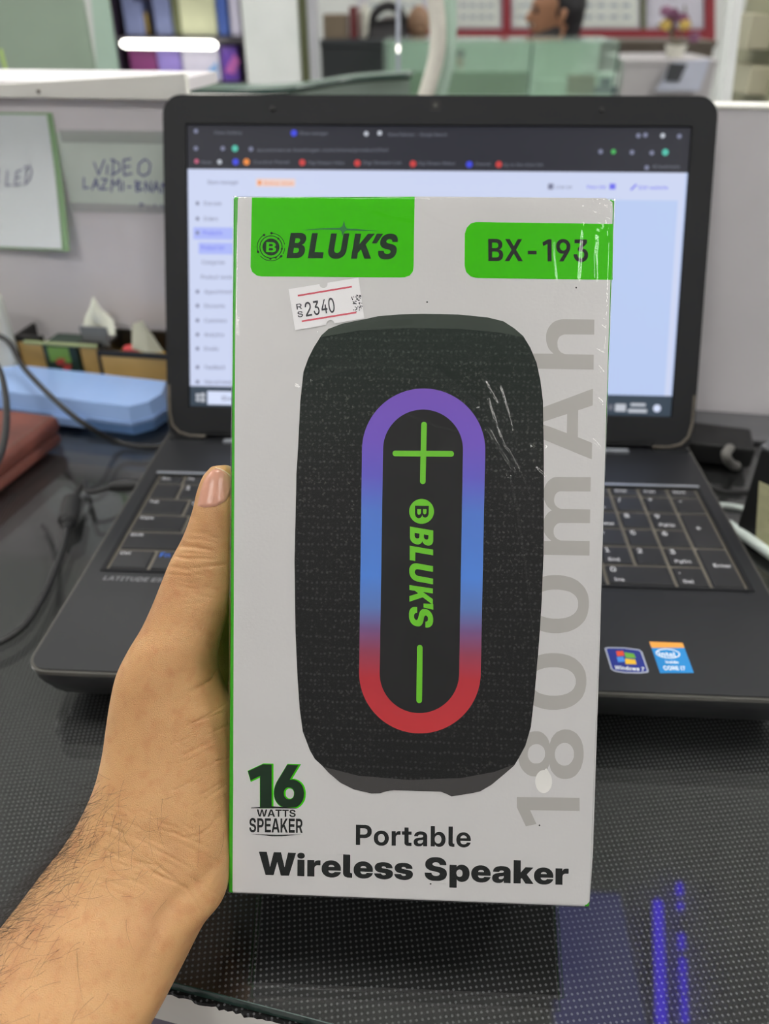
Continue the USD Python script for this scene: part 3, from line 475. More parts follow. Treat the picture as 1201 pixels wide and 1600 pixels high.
U = KW / 19; rows = [18.2] * 5 + [KD - 91.0]
row_y = np.concatenate([[0], np.cumsum(rows)])[:6]
L0 = [(1.25, 'Ctrl'), (1, 'Fn'), (1, ''), (1, 'Alt'), (5.25, ''), (1, 'Alt'), (1, ''), (1, 'Ctrl'), (0.833, ''), (0.833, ''), (0.834, '')]
L1 = [(2.25, 'Shift')] + [(1, c) for c in 'ZXCVBNM,./'] + [(2.75, 'Shift')]
L2 = [(1.75, 'Caps')] + [(1, c) for c in 'ASDFGHJKL'] + [(1, ':'), (1, ',')] + [(2.25, 'Enter')]
L3 = [(1.5, 'Tab')] + [(1, c) for c in 'QWERTYUIOP'] + [(1, ''), (1, '')] + [(1.5, '/')]
L4 = [(1, '')] + [(1, c) for c in '1234567890-='] + [(2, 'Backspace')]
L5 = [(15 / 16, s) for s in ['Esc'] + [f'F{i}' for i in range(1, 13)] + ['Home', 'End', 'Ins']]
keys = []
for r, L in enumerate((L0, L1, L2, L3, L4, L5)):
    x = 0.0
    for w, s in L: keys.append((x, r, w, 1, s, '')); x += w
PADK = [(15, 0, 2, 1, '0', 'Ins'), (17, 0, 1, 1, '.', 'Del'), (18, 0, 1, 2, 'Enter', ''), (15, 1, 1, 1, '1', 'End'), (16, 1, 1, 1, '2', ''), (17, 1, 1, 1, '3', 'PgDn'),
        (15, 2, 1, 1, '4', ''), (16, 2, 1, 1, '5', ''), (17, 2, 1, 1, '6', ''), (18, 2, 1, 2, '+', ''), (15, 3, 1, 1, '7', 'Home'), (16, 3, 1, 1, '8', ''), (17, 3, 1, 1, '9', 'PgUp'),
        (15, 4, 1, 1, 'Num', 'Lock'), (16, 4, 1, 1, '/', ''), (17, 4, 1, 1, '*', ''), (18, 4, 1, 1, '-', ''), (15, 5, 1, 1, 'Calc', ''), (16, 5, 1, 1, 'Stop', ''), (17, 5, 1, 1, 'Prev', ''), (18, 5, 1, 1, 'Next', '')]
for x, r, w, hgt, s, s2 in keys + PADK:
    x0, x1 = KX + x * U + 0.85, KX + (x + w) * U - 0.85; y0 = KY + row_y[r] + 0.85; y1 = KY + (row_y[r] + rows[r] * hgt) - 0.85
    k = part(laptop, 'key', cham(x0, y0, -0.5, x1, y1, 0.7, 0.8), 'key_black', False)
    small = r == 5 or len(s) > 2
    ch = 2.5 if small else 4.0
    items = [(s, ch, x0 + 2.2, y1 - 2.0 - ch)] + ([(s2, 2.6, x0 + 3.0, y0 + 2.2)] if s2 else [])
    if hgt == 2: items = [(s, ch + 0.3, x0 + 5, (y0 + y1) / 2)]
    gs = []
    for ss, h, tx, ty in items:
        if ss:
            g, wd = text(ss, '5', 0.06); gs.append(affinity.affine_transform(g, [h, 0, 0, h, tx, ty]))
    if gs: part(k, 'legend', extrude(shapely.union_all(gs).simplify(0.04), 0.75, 0.8), 'legend_blue' if s == 'Fn' else 'legend_white', False)
# the model lettering under the left end of the keyboard
o = at_z(160, 906, 0.05); e = at_z(262, 910, 0.05)
part(laptop, 'lettering', extrude(fit('LATITUDE E5540', o[:2], e[:2] + [6, 0], [0.5, 3.4], '7', 0.05), 0.06, 0.12), 'print_grey', False, 'grey printed model lettering')

# stickers on the palm rest
plain('sticker_navy', (38, 52, 140), 0.25); plain('sticker_silver', (190, 195, 215), 0.25, metal=0.3); plain('sticker_blue', (40, 135, 205), 0.25)
for nm, c in (('flag_red', (225, 80, 50)), ('flag_green', (110, 175, 60)), ('flag_blue', (70, 140, 225)), ('flag_yellow', (240, 190, 50)), ('sticker_orange', (235, 160, 70)), ('sticker_white', (238, 242, 246))): plain(nm, c, 0.3)
def decal_z(poly, z0, z1): return _mapped(extrude(poly, 0, 1), lambda v: np.array([at_z(p[0], p[1], z0 + (z1 - z0) * p[2]) for p in v]))
def onz(pts, z=0.0): return [at_z(x, y, z)[:2] for x, y in pts]
s1 = [(944, 1013), (950, 1011.5), (975, 1012), (998, 1015), (1003, 1019), (1013, 1048), (1012, 1051), (1000, 1052.5), (975, 1052), (960, 1049.5), (954, 1046)]
S1 = Polygon(onz(s1)); nv = part(laptop, 'sticker', extrude(S1, 0.05, 0.14), 'sticker_silver', False, 'dark blue operating system sticker with a four colour flag and white lettering')
part(nv, 'sticker_face', extrude(S1.buffer(-0.8), 0.14, 0.18), 'sticker_navy', False)
for c, q in (('flag_red', [(962, 1018), (973, 1017.5), (975, 1025), (964, 1026)]), ('flag_green', [(975, 1019.5), (990, 1022), (993, 1029), (977, 1028)]), ('flag_blue', [(963, 1027), (974, 1026.5), (976, 1034.5), (965, 1035)]), ('flag_yellow', [(976, 1029.5), (992, 1031), (994, 1038.5), (977, 1038)])):
    part(nv, 'flag_panel', extrude(Polygon(onz(q)), 0.18, 0.22), c, False)
q = onz([(960, 1046), (1006, 1049), (960, 1040)])
part(nv, 'sticker_lettering', extrude(fit('Windows 7', q[0], q[1], (q[2] - q[0]) * 0.95, '7', 0.02), 0.18, 0.22), 'sticker_white', False)
S2 = Polygon(onz([(1014, 1003), (1066, 1005), (1083.5, 1051.5), (1031, 1052)])); bl = part(laptop, 'sticker', extrude(S2, 0.05, 0.14), 'sticker_blue', False, 'light blue processor sticker with a white oval and an orange top edge')
part(bl, 'sticker_edge', extrude(Polygon(onz([(1014, 1003), (1066, 1005), (1069, 1012.5), (1017.5, 1012.5)])), 0.14, 0.18), 'sticker_orange', False)
c0, c1, c2 = onz([(1043, 1021.5), (1062, 1022.5), (1042, 1014)])
el = affinity.affine_transform(Point(0, 0).buffer(1, quad_segs=16), [c1[0] - c0[0], c2[0] - c0[0], c1[1] - c0[1], c2[1] - c0[1], c0[0], c0[1]])
part(bl, 'sticker_oval', extrude(el.difference(el.buffer(-0.55)), 0.14, 0.18), 'sticker_white', False)
for s, a, b, c in (('intel', (1030, 1026), (1056, 1027), (1027.5, 1018.5)), ('inside', (1040, 1036.5), (1060, 1037), (1038.5, 1032.5)), ('CORE i7', (1037, 1047), (1071, 1047.5), (1035, 1041))):
    q = onz([a, b, c]); part(bl, 'sticker_lettering', extrude(fit(s, q[0], q[1], q[2] - q[0], '7', 0.02), 0.14, 0.18), 'sticker_white', False)

# lid: local axes along the width, up the lid, towards the viewer
LA = 1.1102; LU = np.array([0, math.cos(LA), math.sin(LA)]); LN = np.array([0, -math.sin(LA), math.cos(LA)])
LO = np.array([W / 2 + 1.7, 234.26, -1.4])
lid = frame(LO, (1, 0, 0), LU, LN)                                        # local z towards the viewer; the screen lies at z = 0
def scr(x, y): d = on_plane(x, y, LO, LN) - LO; return np.array([d[0], d @ LU])
HW = W / 2 - 0.5
outer = shapely.union_all([rrect(-HW, 24, HW, 238, 13, 8), rrect(-HW, -5, HW, 120, 20, 8)])
outer = outer.difference(sbox(-HW + 29, -40, HW - 29, 4.0))
SB, SH, SW = 24.8, 193.5, 344.2
hole = sbox(-SW / 2 - 0.6, SB - 0.6, SW / 2 + 0.6, SB + SH + 0.6)
part(laptop, 'lid_back', lid(extrude(outer, -6.5, -1.2)), 'black_plastic', 30)
part(laptop, 'lid_rim', lid(extrude(outer.difference(outer.buffer(-2.4)), -1.15, 1.0)), 'lid_black', 30, 'raised edge of the lid, worn brownish at the lower corners')
part(laptop, 'screen_bezel', lid(extrude(outer.buffer(-2.6).difference(hole), -1.1, 1.5)), 'lid_black', 30)
for s in (-1, 1):
    part(laptop, 'hinge', lid(bx(*sorted((s * (HW - 28), s * (HW - 3)))[:1], -7, -6, sorted((s * (HW - 28), s * (HW - 3)))[1], 2.0, 3.6)), 'lid_black', False)
    part(laptop, 'hinge_trim', lid(tube([(s * (HW - 28.5), 3.2, 2.2), (s * (HW - 17), 3.2, 2.2), (s * (HW - 9), 5.5, 2.2), (s * (HW - 4.0), 11, 2.2), (s * (HW - 2.0), 20, 1.8), (s * (HW - 1.6), 40, 1.2)], 0.9, 8)), 'worn_rim', True, 'worn brownish edge of the lower lid corner')
wc = scr(680, 166)
cm = part(laptop, 'webcam', lid(extrude(rrect(wc[0] - 3.6, wc[1] - 3.6, wc[0] + 3.6, wc[1] + 3.6, 0.8), 1.55, 1.8)), 'matte_black', False); 
part(cm, 'lens', lid(extrude(Point(*wc).buffer(1.4), 1.8, 2.1)), 'rim_grey', False)
for k in (-14, 14): part(laptop, 'rubber_bumper', lid(extrude(Point(wc[0] + k * 8, 229).buffer(1.6), 1.55, 2.4)), 'black_rubber', False)

# what the display shows, as lit patches a hair above each other
screen('lit_dark', (34, 35, 45)); screen('lit_page', (203, 212, 240), 1.0); screen('lit_blue', (170, 182, 246)); screen('lit_card', (184, 202, 240)); screen('lit_text', (120, 124, 150)); screen('lit_header_text', (105, 108, 120))
screen('lit_taskbar', (52, 66, 80)); screen('lit_field', (214, 224, 250)); screen('lit_orange_box', (236, 208, 200)); screen('lit_orange', (235, 140, 60)); screen('lit_red', (200, 60, 60)); screen('lit_indigo', (60, 70, 220)); screen('lit_link', (110, 110, 235)); screen('lit_green', (70, 180, 90)); screen('lit_icon', (190, 195, 205)); screen('lit_teal', (80, 190, 170)); screen('lit_pink', (190, 90, 120))
def sp(pts): return Polygon([scr(*p) for p in pts])
def sr(x0, y0, x1, y1):
    a, b = scr(x0, y0), scr(x1, y1); return sbox(min(a[0], b[0]), min(a[1], b[1]), max(a[0], b[0]), max(a[1], b[1]))
disp = part(laptop, 'display', lid(extrude(sbox(-SW / 2, SB, SW / 2, SB + SH), -1.0, 0.0)), 'lit_dark', False, 'lit display showing a dark browser window with a white store page')
def lit(name, g, m, lvl, lab=None): part(disp, name, lid(extrude(g, 0.03 * lvl, 0.03 * lvl + 0.02)), m, False, lab)
yb = scr(295, 264)[1]; yt = scr(297, 603)[1]
xr = scr(1062, 400)[0]
lit('web_page', sbox(-SW / 2, yt, xr, yb), 'lit_page', 1); lit('scroll_bar', sbox(xr, yt, SW / 2, yb), 'lit_card', 1)
lit('page_card', shapely.union_all([sr(905, 312, 1050, 660).intersection(sbox(-200, yt, xr - 4, yb))]), 'lit_card', 2)
lit('taskbar', sbox(-SW / 2, SB, SW / 2, yt), 'lit_taskbar', 1)
lit('search_field', sr(324, 611, 420, 634), 'lit_field', 2); lit('start_icon', shapely.union_all([sr(306, 615, 312, 620.5), sr(313.5, 614, 320, 620.5), sr(306, 622, 312, 627), sr(313.5, 622, 320, 628)]), 'lit_icon', 2)
def words(s, x0, x1, y, m, h=6.5, lvl=3, wt='5'):
    a, b, c = scr(x0, y), scr(x1, y), scr(x0, y - h); g = fit(s, a, b, c - a, wt, 0.05)
    lit('screen_text', g.simplify(0.05), m, lvl)
words('Search', 346, 400, 626, 'lit_text', 7)
lit('menu_highlight', sr(302, 355, 395, 375), 'lit_blue', 2); lit('menu_highlight', sr(310, 379, 395, 398), 'lit_blue', 2)
for s, x0, x1, y in (('Overview', 318, 346, 321), ('Orders', 318, 340, 345), ('Products', 317, 347, 367), ('Product list', 314, 350, 390), ('Categories', 315, 351, 413), ('Product reviews', 314, 371, 436), ('Appointments', 319, 368, 459),
                   ('Discounts', 319, 351, 481), ('Customers', 319, 354, 504), ('Analytics', 319, 350, 526), ('Emails', 319, 341, 548), ('Feedback', 320, 352, 577), ('Help and resources', 320, 372, 600)):
    words(s, x0, x1, y, 'lit_link' if s in ('Products', 'Product list') else 'lit_text', 6.5)
    if s not in ('Product list', 'Categories', 'Product reviews'): lit('menu_icon', sr(306, y - 6, 311, y - 0.5), 'lit_text', 3)
words('Store manager', 324, 372, 288, 'lit_text'); lit('badge', sr(400, 279, 461, 292), 'lit_orange_box', 2); lit('badge_icon', sr(403, 282, 408, 289), 'lit_orange', 3); words('Online store', 412, 458, 289, 'lit_orange', 5.5)
words('Live on', 868, 893, 295, 'lit_text', 6); lit('eye_icon', sr(856, 287, 864, 296), 'lit_text', 3); words('View site', 916, 946, 295, 'lit_link', 6); lit('link_icon', sr(952, 287, 961, 296), 'lit_link', 3); words('Edit website', 998, 1043, 296, 'lit_link', 6); lit('pen_icon', sp([(984, 296), (993, 287), (995, 289), (986, 298)]), 'lit_link', 3)
for s, x0, x1, y in (('View history', 334, 378, 210), ('Store manager', 468, 512, 211), ('Store Pakistan - Google Search', 606, 698, 213), ('ecommerce.hostinger.com/store/product/list', 402, 606, 237), ('Home', 314, 330, 256), ('Control Panel', 396, 452, 256), ('Digi Stream Video', 482, 538, 257), ('Digi Stream List', 567, 627, 257), ('Digi Stream Maker', 653, 711, 258), ('Channel', 742, 766, 259), ('Up to the store list', 786, 848, 260), ('All bookmarks', 1019, 1062, 263)):
    words(s, x0, x1, y, 'lit_header_text', 5.5)
for x, y, m in ((306, 205, 'lit_text'), (459, 208, 'lit_indigo'), (572, 209, 'lit_icon'), (593, 208, 'lit_icon'), (306, 232, 'lit_text'), (348, 232, 'lit_text'), (367, 232, 'lit_teal'), (392, 233, 'lit_text'), (307, 252, 'lit_pink'), (343, 253, 'lit_icon'), (368, 253, 'lit_indigo'), (385, 253, 'lit_orange'), (472, 254, 'lit_red'), (558, 255, 'lit_red'), (645, 256, 'lit_red'), (733, 257, 'lit_indigo'), (779, 257, 'lit_red'), (938, 237, 'lit_text'), (958, 237, 'lit_green'), (987, 238, 'lit_text'), (1018, 239, 'lit_text'), (1039, 238, 'lit_teal'), (997, 212, 'lit_text'), (1008, 211, 'lit_text'), (1035, 212, 'lit_icon'), (1061, 213, 'lit_text'), (1010, 262, 'lit_text')):
    r = 5 if m in ('lit_orange', 'lit_indigo', 'lit_teal', 'lit_red') else 3.6
    lit('tab_icon', affinity.translate(Point(0, 0).buffer(r * 0.44, quad_segs=4), *scr(x, y)), m, 3)
for a, b, c, d, m in ((961, 631, 977, 643, 'lit_icon'), (985, 630, 1008, 635, 'lit_icon'), (981, 639, 1010, 645, 'lit_icon'), (950, 632, 957, 641, 'lit_header_text')): lit('tray_icon', sr(a, b, c, d), m, 2)
lit('tray_icon', affinity.translate(Point(0, 0).buffer(2.6), *scr(1026, 638)), 'lit_field', 2)

# ------------------------------------------------------------------ the speaker box held up in front
BO = np.array([123.85, 14.49, 212.42])
EU = np.array([0.999913, 0.0132, -0.00018]); EV = np.array([0.009756, -0.508723, -0.860875]); EV -= EU * (EV @ EU); EV /= np.linalg.norm(EV); EW = np.cross(EU, EV)
BW, BH, BD = 125.0, 239.1, 58.0
bxf = frame(BO, EU, EV, EW)                                               # local: right, down, into the box
def fp(x, y): return on_plane(x, y, BO, EW)
def fuv(x, y): d = fp(x, y) - BO; return np.array([d @ EU, d @ EV])
def printed(parent, name, poly_px, m, lvl, label=None, dense=0):
    """A flat print on the box front: an outline in the photograph laid on the plane of the face, a hair thick."""
    if dense: poly_px = shapely.segmentize(poly_px, dense)
    def fn(v):
        return np.array([fp(p[0], p[1]) - EW * (0.06 + 0.03 * lvl - 0.028 * p[2]) for p in v])
    return part(parent, name, _mapped(extrude(poly_px, 0, 1), fn), m, False, label)
plain('card_white', (212, 210, 210), 0.38, var=0.012, scale=25, bump=0.05, bscale=900)
plain('card_back', (58, 58, 60), 0.45)
plain('card_green', (52, 168, 18), 0.35, var=0.04, scale=50)
plain('print_green', (64, 198, 0), 0.4, spec=0.12, var=0.015, scale=40)
plain('print_dark', (34, 36, 36), 0.5, spec=0.2, var=0.05, scale=300); plain('print_dark_green', (26, 50, 32), 0.5, spec=0.2, var=0.12, scale=300); plain('print_leaf', (0, 118, 50), 0.4)
plain('print_pale_grey', (180, 177, 173), 0.4, var=0.015, scale=60); plain('print_lime', (112, 205, 40), 0.4, var=0.03, scale=200)
plain('print_rim', (56, 66, 58), 0.5, spec=0.3, var=0.12, scale=60); plain('print_foot', (70, 68, 68), 0.5, spec=0.3, var=0.05, scale=60); plain('print_panel', (34, 34, 35), 0.5, spec=0.25, var=0.15, scale=120)
plain('label_white', (244, 242, 244), 0.5, var=0.01); plain('label_red', (214, 88, 104), 0.5); plain('label_ink', (52, 52, 60), 0.5); plain('card_torn', (236, 234, 230), 0.8)
# the pictured loudspeaker's knitted cloth: near black with fine dots, dusted by pale scuffs
mat('print_mesh', {'g': ('texture_coordinate', {}), 'v': ('voronoi_texture', {'scale': 620.0, 'randomness': 0.35}), 'vr': ('rgb_ramp', {'ramp': [(0.15, (0.040, 0.040, 0.042)), (0.36, (0.0085, 0.0085, 0.009))]}),
    'd': ('noise_texture', {'scale': 900.0, 'detail': 2.0}), 'd2': ('noise_texture', {'scale': 26.0, 'detail': 3.0}), 'dr': ('rgb_ramp', {'ramp': [(0.60, (0, 0, 0)), (0.76, (1, 1, 1))]}), 'dr2': ('rgb_ramp', {'ramp': [(0.38, (0.02, 0.02, 0.02)), (0.75, (0.55, 0.55, 0.55))]}),
    'mm': ('mix', {'mix_type': 'multiply', 'fac': 1.0}), 'mx': ('mix', {'color2': (0.20, 0.20, 0.18)}),
    'sz': ('separate_xyz', {}), 'gr': ('rgb_ramp', {'ramp': [(0.0, (0, 0, 0)), (0.70, (0, 0, 0)), (1.0, (0.0, 0.011, 0.004))]}), 'mr': ('map_range', {'from_min': 0.02, 'from_max': 0.19, 'clamp': True}), 'ad': ('mix', {'mix_type': 'add', 'fac': 1.0}),
    'p': ('principled_bsdf', {'roughness': 0.5, 'specular_ior_level': 0.25})},
    [('g.object', 'v.vector'), ('v.distance', 'vr.fac'), ('g.object', 'd.vector'), ('g.object', 'd2.vector'), ('d.fac', 'dr.fac'), ('d2.fac', 'dr2.fac'), ('dr.color', 'mm.color1'), ('dr2.color', 'mm.color2'),
     ('mm.color', 'mx.fac'), ('vr.color', 'mx.color1'), ('g.object', 'sz.vector'), ('sz.z', 'mr.value'), ('mr.result', 'gr.fac'), ('mx.color', 'ad.color1'), ('gr.color', 'ad.color2'), ('ad.color', 'p.base_color')])
# the pictured light ring, printed violet to blue to red from top to bottom
zt_, zb_ = M(fp(660, 607))[2], M(fp(655, 1146))[2]
cst = [(607, (124, 84, 198)), (690, (120, 88, 204)), (745, (106, 98, 210)), (800, (88, 130, 222)), (900, (84, 140, 232)), (950, (98, 130, 200)), (985, (124, 88, 140)), (1020, (158, 66, 92)), (1060, (192, 48, 60)), (1146, (206, 54, 60))]
mat('print_ring', {'g': ('geometry', {}), 's': ('separate_xyz', {}), 'mr': ('map_range', {'from_min': zt_, 'from_max': zb_, 'clamp': True}),
    'r': ('rgb_ramp', {'ramp': [(float((zt_ - M(fp(658, y))[2]) / (zt_ - zb_)), tuple(lin(c))) for y, c in cst]}), 'p': ('principled_bsdf', {'roughness': 0.4})},
    [('g.position', 's.vector'), ('s.z', 'mr.value'), ('mr.result', 'r.fac'), ('r.color', 'p.base_color')])

bc = BO + EU * BW / 2 + EV * BH + EW * BD / 2
box = thing('speaker_box', 'white and green shrink wrapped carton of a portable speaker, held up in front', 'box', bc)
part(box, 'carton', bxf(rbox(-0.1, -0.5, 0.0, BW + 0.1, BH + 0.5, BD, 1.0, 16)), 'card_white', 40)
part(box, 'back_panel', bxf(bx(1, 0.2, BD + 0.02, BW - 1, BH - 0.2, BD + 0.2)), 'card_back', False, 'dark printed back of the carton'); part(box, 'base_panel', bxf(bx(1, BH + 0.52, 1.2, BW - 1, BH + 0.6, BD - 1)), 'card_back', False, 'dark printed base of the carton')
part(box, 'side_panel', bxf(rbox(-0.55, -0.4, -0.02, 1.6, BH + 0.4, BD - 0.3, 0.7, 12)), 'card_green', 40, 'green side of the carton'); part(box, 'side_panel', bxf(rbox(BW - 1.6, -0.4, -0.02, BW + 0.45, BH + 0.4, BD - 0.3, 0.7, 12)), 'card_green', 40, 'green side of the carton')
fl = [(371.5, 311), (376, 308.6), (640, 307), (946, 309.5), (956.5, 316), (957, 330), (947, 640), (937, 1000), (926, 1330), (921, 1408), (916, 1413.5), (600, 1402.5), (370, 1393), (366.5, 1386), (364.2, 1200), (365.2, 900), (367.6, 500)]
printed(box, 'front_panel', Polygon(fl), 'card_white', -1, 'white printed front of the carton')
part(box, 'top_flap', bxf(bx(0.8, -0.58, 1.2, BW - 0.6, -0.52, BD - 1)), 'card_white', False, 'white top of the carton')
def P4(x0, y0, x1, y1): return sbox(x0, y0, x1, y1)
p1 = Polygon([(393.5, 308.6), (647.6, 307.6), (645.8, 418), (645, 424), (640, 430.5), (632, 433.3), (626, 433.6), (408, 432), (401, 430.5), (394, 425), (391.3, 417)])
g1 = printed(box, 'logo_panel', p1, 'print_green', 0, 'green panel with the dark slanted maker lettering')
p2 = Polygon([(743, 347), (957.5, 350), (956.8, 437.3), (745, 434.6), (735, 432), (728, 425), (725.6, 415), (726, 365), (729, 356), (735, 349.5)])
g2 = printed(box, 'model_panel', p2, 'print_green', 0, 'green panel with the dark model number')
def skew_y(p0, p1): return p1
# round circuit emblem
ec = np.array([423.3, 386.0]); disc = Point(*ec).buffer(13.2, quad_segs=16)
bl = affinity.rotate(fit('B', (415.6, 393.8), (431.0, 394.2), (0, -15.2)), 0)
emb = [disc.difference(fit('B', (415.8, 393.8), (431.0, 394.4), (0.4, -15.4)).buffer(0.2))]
emb.append(Point(*ec).buffer(18.0, quad_segs=24).difference(Point(*ec).buffer(16.7, quad_segs=24)))
def arc(r, a0, a1, w=1.0, n=24):
    th = np.radians(np.linspace(a0, a1, n)); return LineString([(ec[0] + r * math.cos(t), ec[1] + r * math.sin(t)) for t in th]).buffer(w / 2, cap_style='flat')
for a0, a1, dots in ((-120, -175, (-120, -200)), (-175, -200, ()), (-88, -10, (-88,)), (5, 30, ()), (42, 95, (42, )), (95, 140, ())):
    emb.append(arc(21.6, a0, a1))
    for d in dots: emb.append(Point(ec[0] + 21.6 * math.cos(math.radians(d)), ec[1] + 21.6 * math.sin(math.radians(d))).buffer(1.9))
for dx, dy in ((-20, 8), (11.5, -13), (17, 3), (7.5, 16.5), (-1, 18.5), (15, 15)): emb.append(Point(ec[0] + dx, ec[1] + dy).buffer(1.6))
printed(g1, 'emblem', shapely.union_all(emb), 'print_dark_green', 1)
sh = 0.20
lt = []
for ch, x0, x1, dy in (('B', 447.5, 478.4, 0), ('L', 480.8, 505.5, 0.2), ('U', 512.5, 545.8, 0.6), ('K', 548.2, 585.5, 1.0), ('S', 590.5, 621.5, 1.6)):
    g, w = text(ch, '9', 0, sh); b = g.bounds; lo = min(0, b[1] + 0.0)
    lt.append(affinity.affine_transform(g, [(x1 - x0) / (b[2] - b[0]), 0, 0, -39.2, x0 - b[0] * (x1 - x0) / (b[2] - b[0]), 403.4 + dy]))
lt.append(Polygon([(588.5, 365.2), (598.5, 365.4), (588, 380.5), (580.8, 380.3)]))
printed(g1, 'lettering', shapely.union_all(lt), 'print_dark_green', 1)
star = Polygon([(537.3, 345.0), (539.2, 353.5), (542, 357.3), (560, 358.2), (593, 361.0), (560, 360.6), (541, 359.8), (537.5, 362.5), (534.6, 369.5), (533.6, 362), (530.5, 359.2), (505, 358.6), (469, 359.8), (505, 356.6), (531, 356.2), (535, 353)])
printed(g1, 'star', star, 'print_leaf', 2)
printed(g2, 'lettering', fit('BX-193', (762.6, 408.0), (918.5, 409.0), (-0.3, -34.6), '7', 0.035), 'print_dark', 1)

# large pale capacity lettering running up the right side
cp = []
for ch, b0, b1, L, y0, y1 in (('1', 905.5, 905.0, 98, 1292.4, 1246.6), ('8', 909, 910.5, 99, 1217.5, 1140), ('0', 913, 915, 99, 1109.8, 1021.3), ('0', 917, 919, 100, 990, 899.5), ('m', 920.5, 922.5, 101, 868, 745.5), ('A', 923.8, 925.6, 102, 717.5, 607.5), ('h', 927, 928.2, 103, 577.5, 499.5)):
    cp.append(fit(ch, (b0, y0), (b1, y1), (-L, -1.6 * L / 100), '7'))
spk = [(513, 514), (534, 506), (569, 499), (590, 494.3), (622, 491.5), (660, 490.5), (716, 491.5), (761, 496), (786, 502), (803, 513), (817, 525), (828, 543), (838, 567), (844, 595), (848, 627), (849, 697), (849.3, 760), (848.8, 868), (845.5, 948), (842, 1001), (835, 1083), (829, 1136), (820.5, 1165), (810, 1184.5), (803, 1196), (788, 1209), (767.6, 1226), (750, 1236.3), (738, 1239), (705, 1244.3), (699, 1241), (688, 1236.7), (640, 1235.4), (614.5, 1234.6), (604, 1236), (593, 1239.4), (580, 1239.6), (553, 1233.4), (532, 1223), (513, 1207), (503, 1196), (492, 1186), (484, 1172), (473, 1143), (468, 1107), (464.5, 1055), (461.5, 987), (460, 876.5), (462, 789), (463, 740), (465.7, 697), (469, 627), (474, 581), (481.5, 560), (490, 543), (502, 524)]
spp = Polygon(spk)
printed(box, 'capacity_lettering', shapely.union_all(cp).difference(spp.buffer(-1)), 'print_pale_grey', 0, 'large pale grey capacity lettering up the right side')
printed(box, 'torn_spot', affinity.scale(Point(849, 1221).buffer(1, quad_segs=8), 13.2, 18).union(Polygon([(846, 1208), (857, 1206), (853, 1200)])), 'card_torn', 2, 'small white torn spot')
pic = printed(box, 'speaker_picture', spp, 'print_mesh', 1, 'printed picture of a black loudspeaker with a light ring')
rim = spp.intersection(Polygon([(440, 480), (870, 480), (870, 530), (817, 527), (780, 519.5), (720, 514), (640, 512.5), (560, 516.5), (500, 527), (440, 530)]))
printed(pic, 'picture_rim', rim, 'print_rim', 2)
ft = spp.intersection(Polygon([(440, 1300), (440, 1190), (505, 1198), (560, 1212), (640, 1218.5), (720, 1215.5), (772, 1206), (806, 1193), (860, 1190), (860, 1300)]))
printed(pic, 'picture_foot', ft, 'print_foot', 2)
def stadium(xl0, xr0, yt, xl1, xr1, yb):
    ra, rb = (xr0 - xl0) / 2, (xr1 - xl1) / 2; pts = []
    for a in np.linspace(math.pi, 2 * math.pi, 40): pts.append(((xl0 + xr0) / 2 + ra * math.cos(a), yt + ra + ra * math.sin(a)))
    for a in np.linspace(0, math.pi, 40): pts.append(((xl1 + xr1) / 2 + rb * math.cos(a), yb - rb + rb * math.sin(a)))
    return Polygon(pts)
so = stadium(565.3, 757.8, 607, 560.8, 750.8, 1145.8); si = stadium(598.3, 723, 640, 593, 717, 1114)
printed(pic, 'picture_ring', so.difference(si), 'print_ring', 2, 'light ring printed violet, blue and red', dense=12)
pp = printed(pic, 'picture_panel', si, 'print_panel', 2)
def bar(a, b, r): return LineString([a, b]).buffer(r, quad_segs=6)
printed(pic, 'plus_sign', bar((662.2, 663.5), (660.3, 752), 4.4).union(bar((617.5, 708.5), (704.5, 709.2), 4.5)), 'print_lime', 3, 'lime green plus sign')
printed(pic, 'minus_sign', bar((655.6, 1012), (654.7, 1094), 4.4), 'print_lime', 3, 'lime green minus sign')
dB = Point(658.4, 799).buffer(19.4, quad_segs=16).difference(fit('B', (648.2, 790.2), (647.9, 809.5), (21.5, 0.2), '7'))
vt = [dB]
for ch, y0, y1 in (('B', 822.5, 852.5), ('L', 852.5, 876.5), ('U', 880, 913), ('K', 914, 945), ('S', 948, 980.5)):
    g, w = text(ch, '9', 0, sh); b = g.bounds; k = (y1 - y0) / (b[2] - b[0])
    vt.append(affinity.affine_transform(g, [0, 36.6, k, 0, 640.0 - (y0 - 822) * 0.006, y0 - b[0] * k]))
vt.append(Polygon([(676.5, 944), (676.6, 952.5), (661.5, 949), (661.5, 943)]).buffer(0.1))
printed(pic, 'picture_lettering', shapely.union_all(vt), 'print_lime', 3, 'lime green lettering running down the picture')

# lower lettering
o16 = [fit('1', (387.5, 1261), (424.5, 1262), (0, -67.5), '9'), fit('6', (428.0, 1261.2), (475.0, 1262.6), (0, -67), '9')]
d16 = shapely.union_all(o16); gk = affinity.translate(d16.buffer(1.6, join_style='mitre'), 1.1, 0.3)
cut = sbox(300, 1100, 560, 1261.2)
w16 = printed(box, 'wattage_lettering', gk.intersection(sbox(300, 1100, 560, 1263)), 'print_green', 0, 'dark 16 outlined in green above two lines of lettering')
printed(w16, 'digits', d16.intersection(cut), 'print_dark_green', 1)
printed(w16, 'lettering', shapely.union_all([Polygon([(392, 1261.6), (425, 1259.8), (463, 1262.2), (463, 1263.3), (425, 1262.6), (392, 1262.6)]), fit('WATTS', (401, 1275.6), (461.8, 1276.4), (0, -11.2), '7', 0.02), fit('SPEAKER', (389.5, 1300), (472.5, 1301.0), (0, -21.8), '7', 0.03),
    Polygon([(392, 1302.8), (432, 1304.4), (471, 1303.6), (440, 1306.4), (425, 1306.4)])]), 'print_dark', 1)
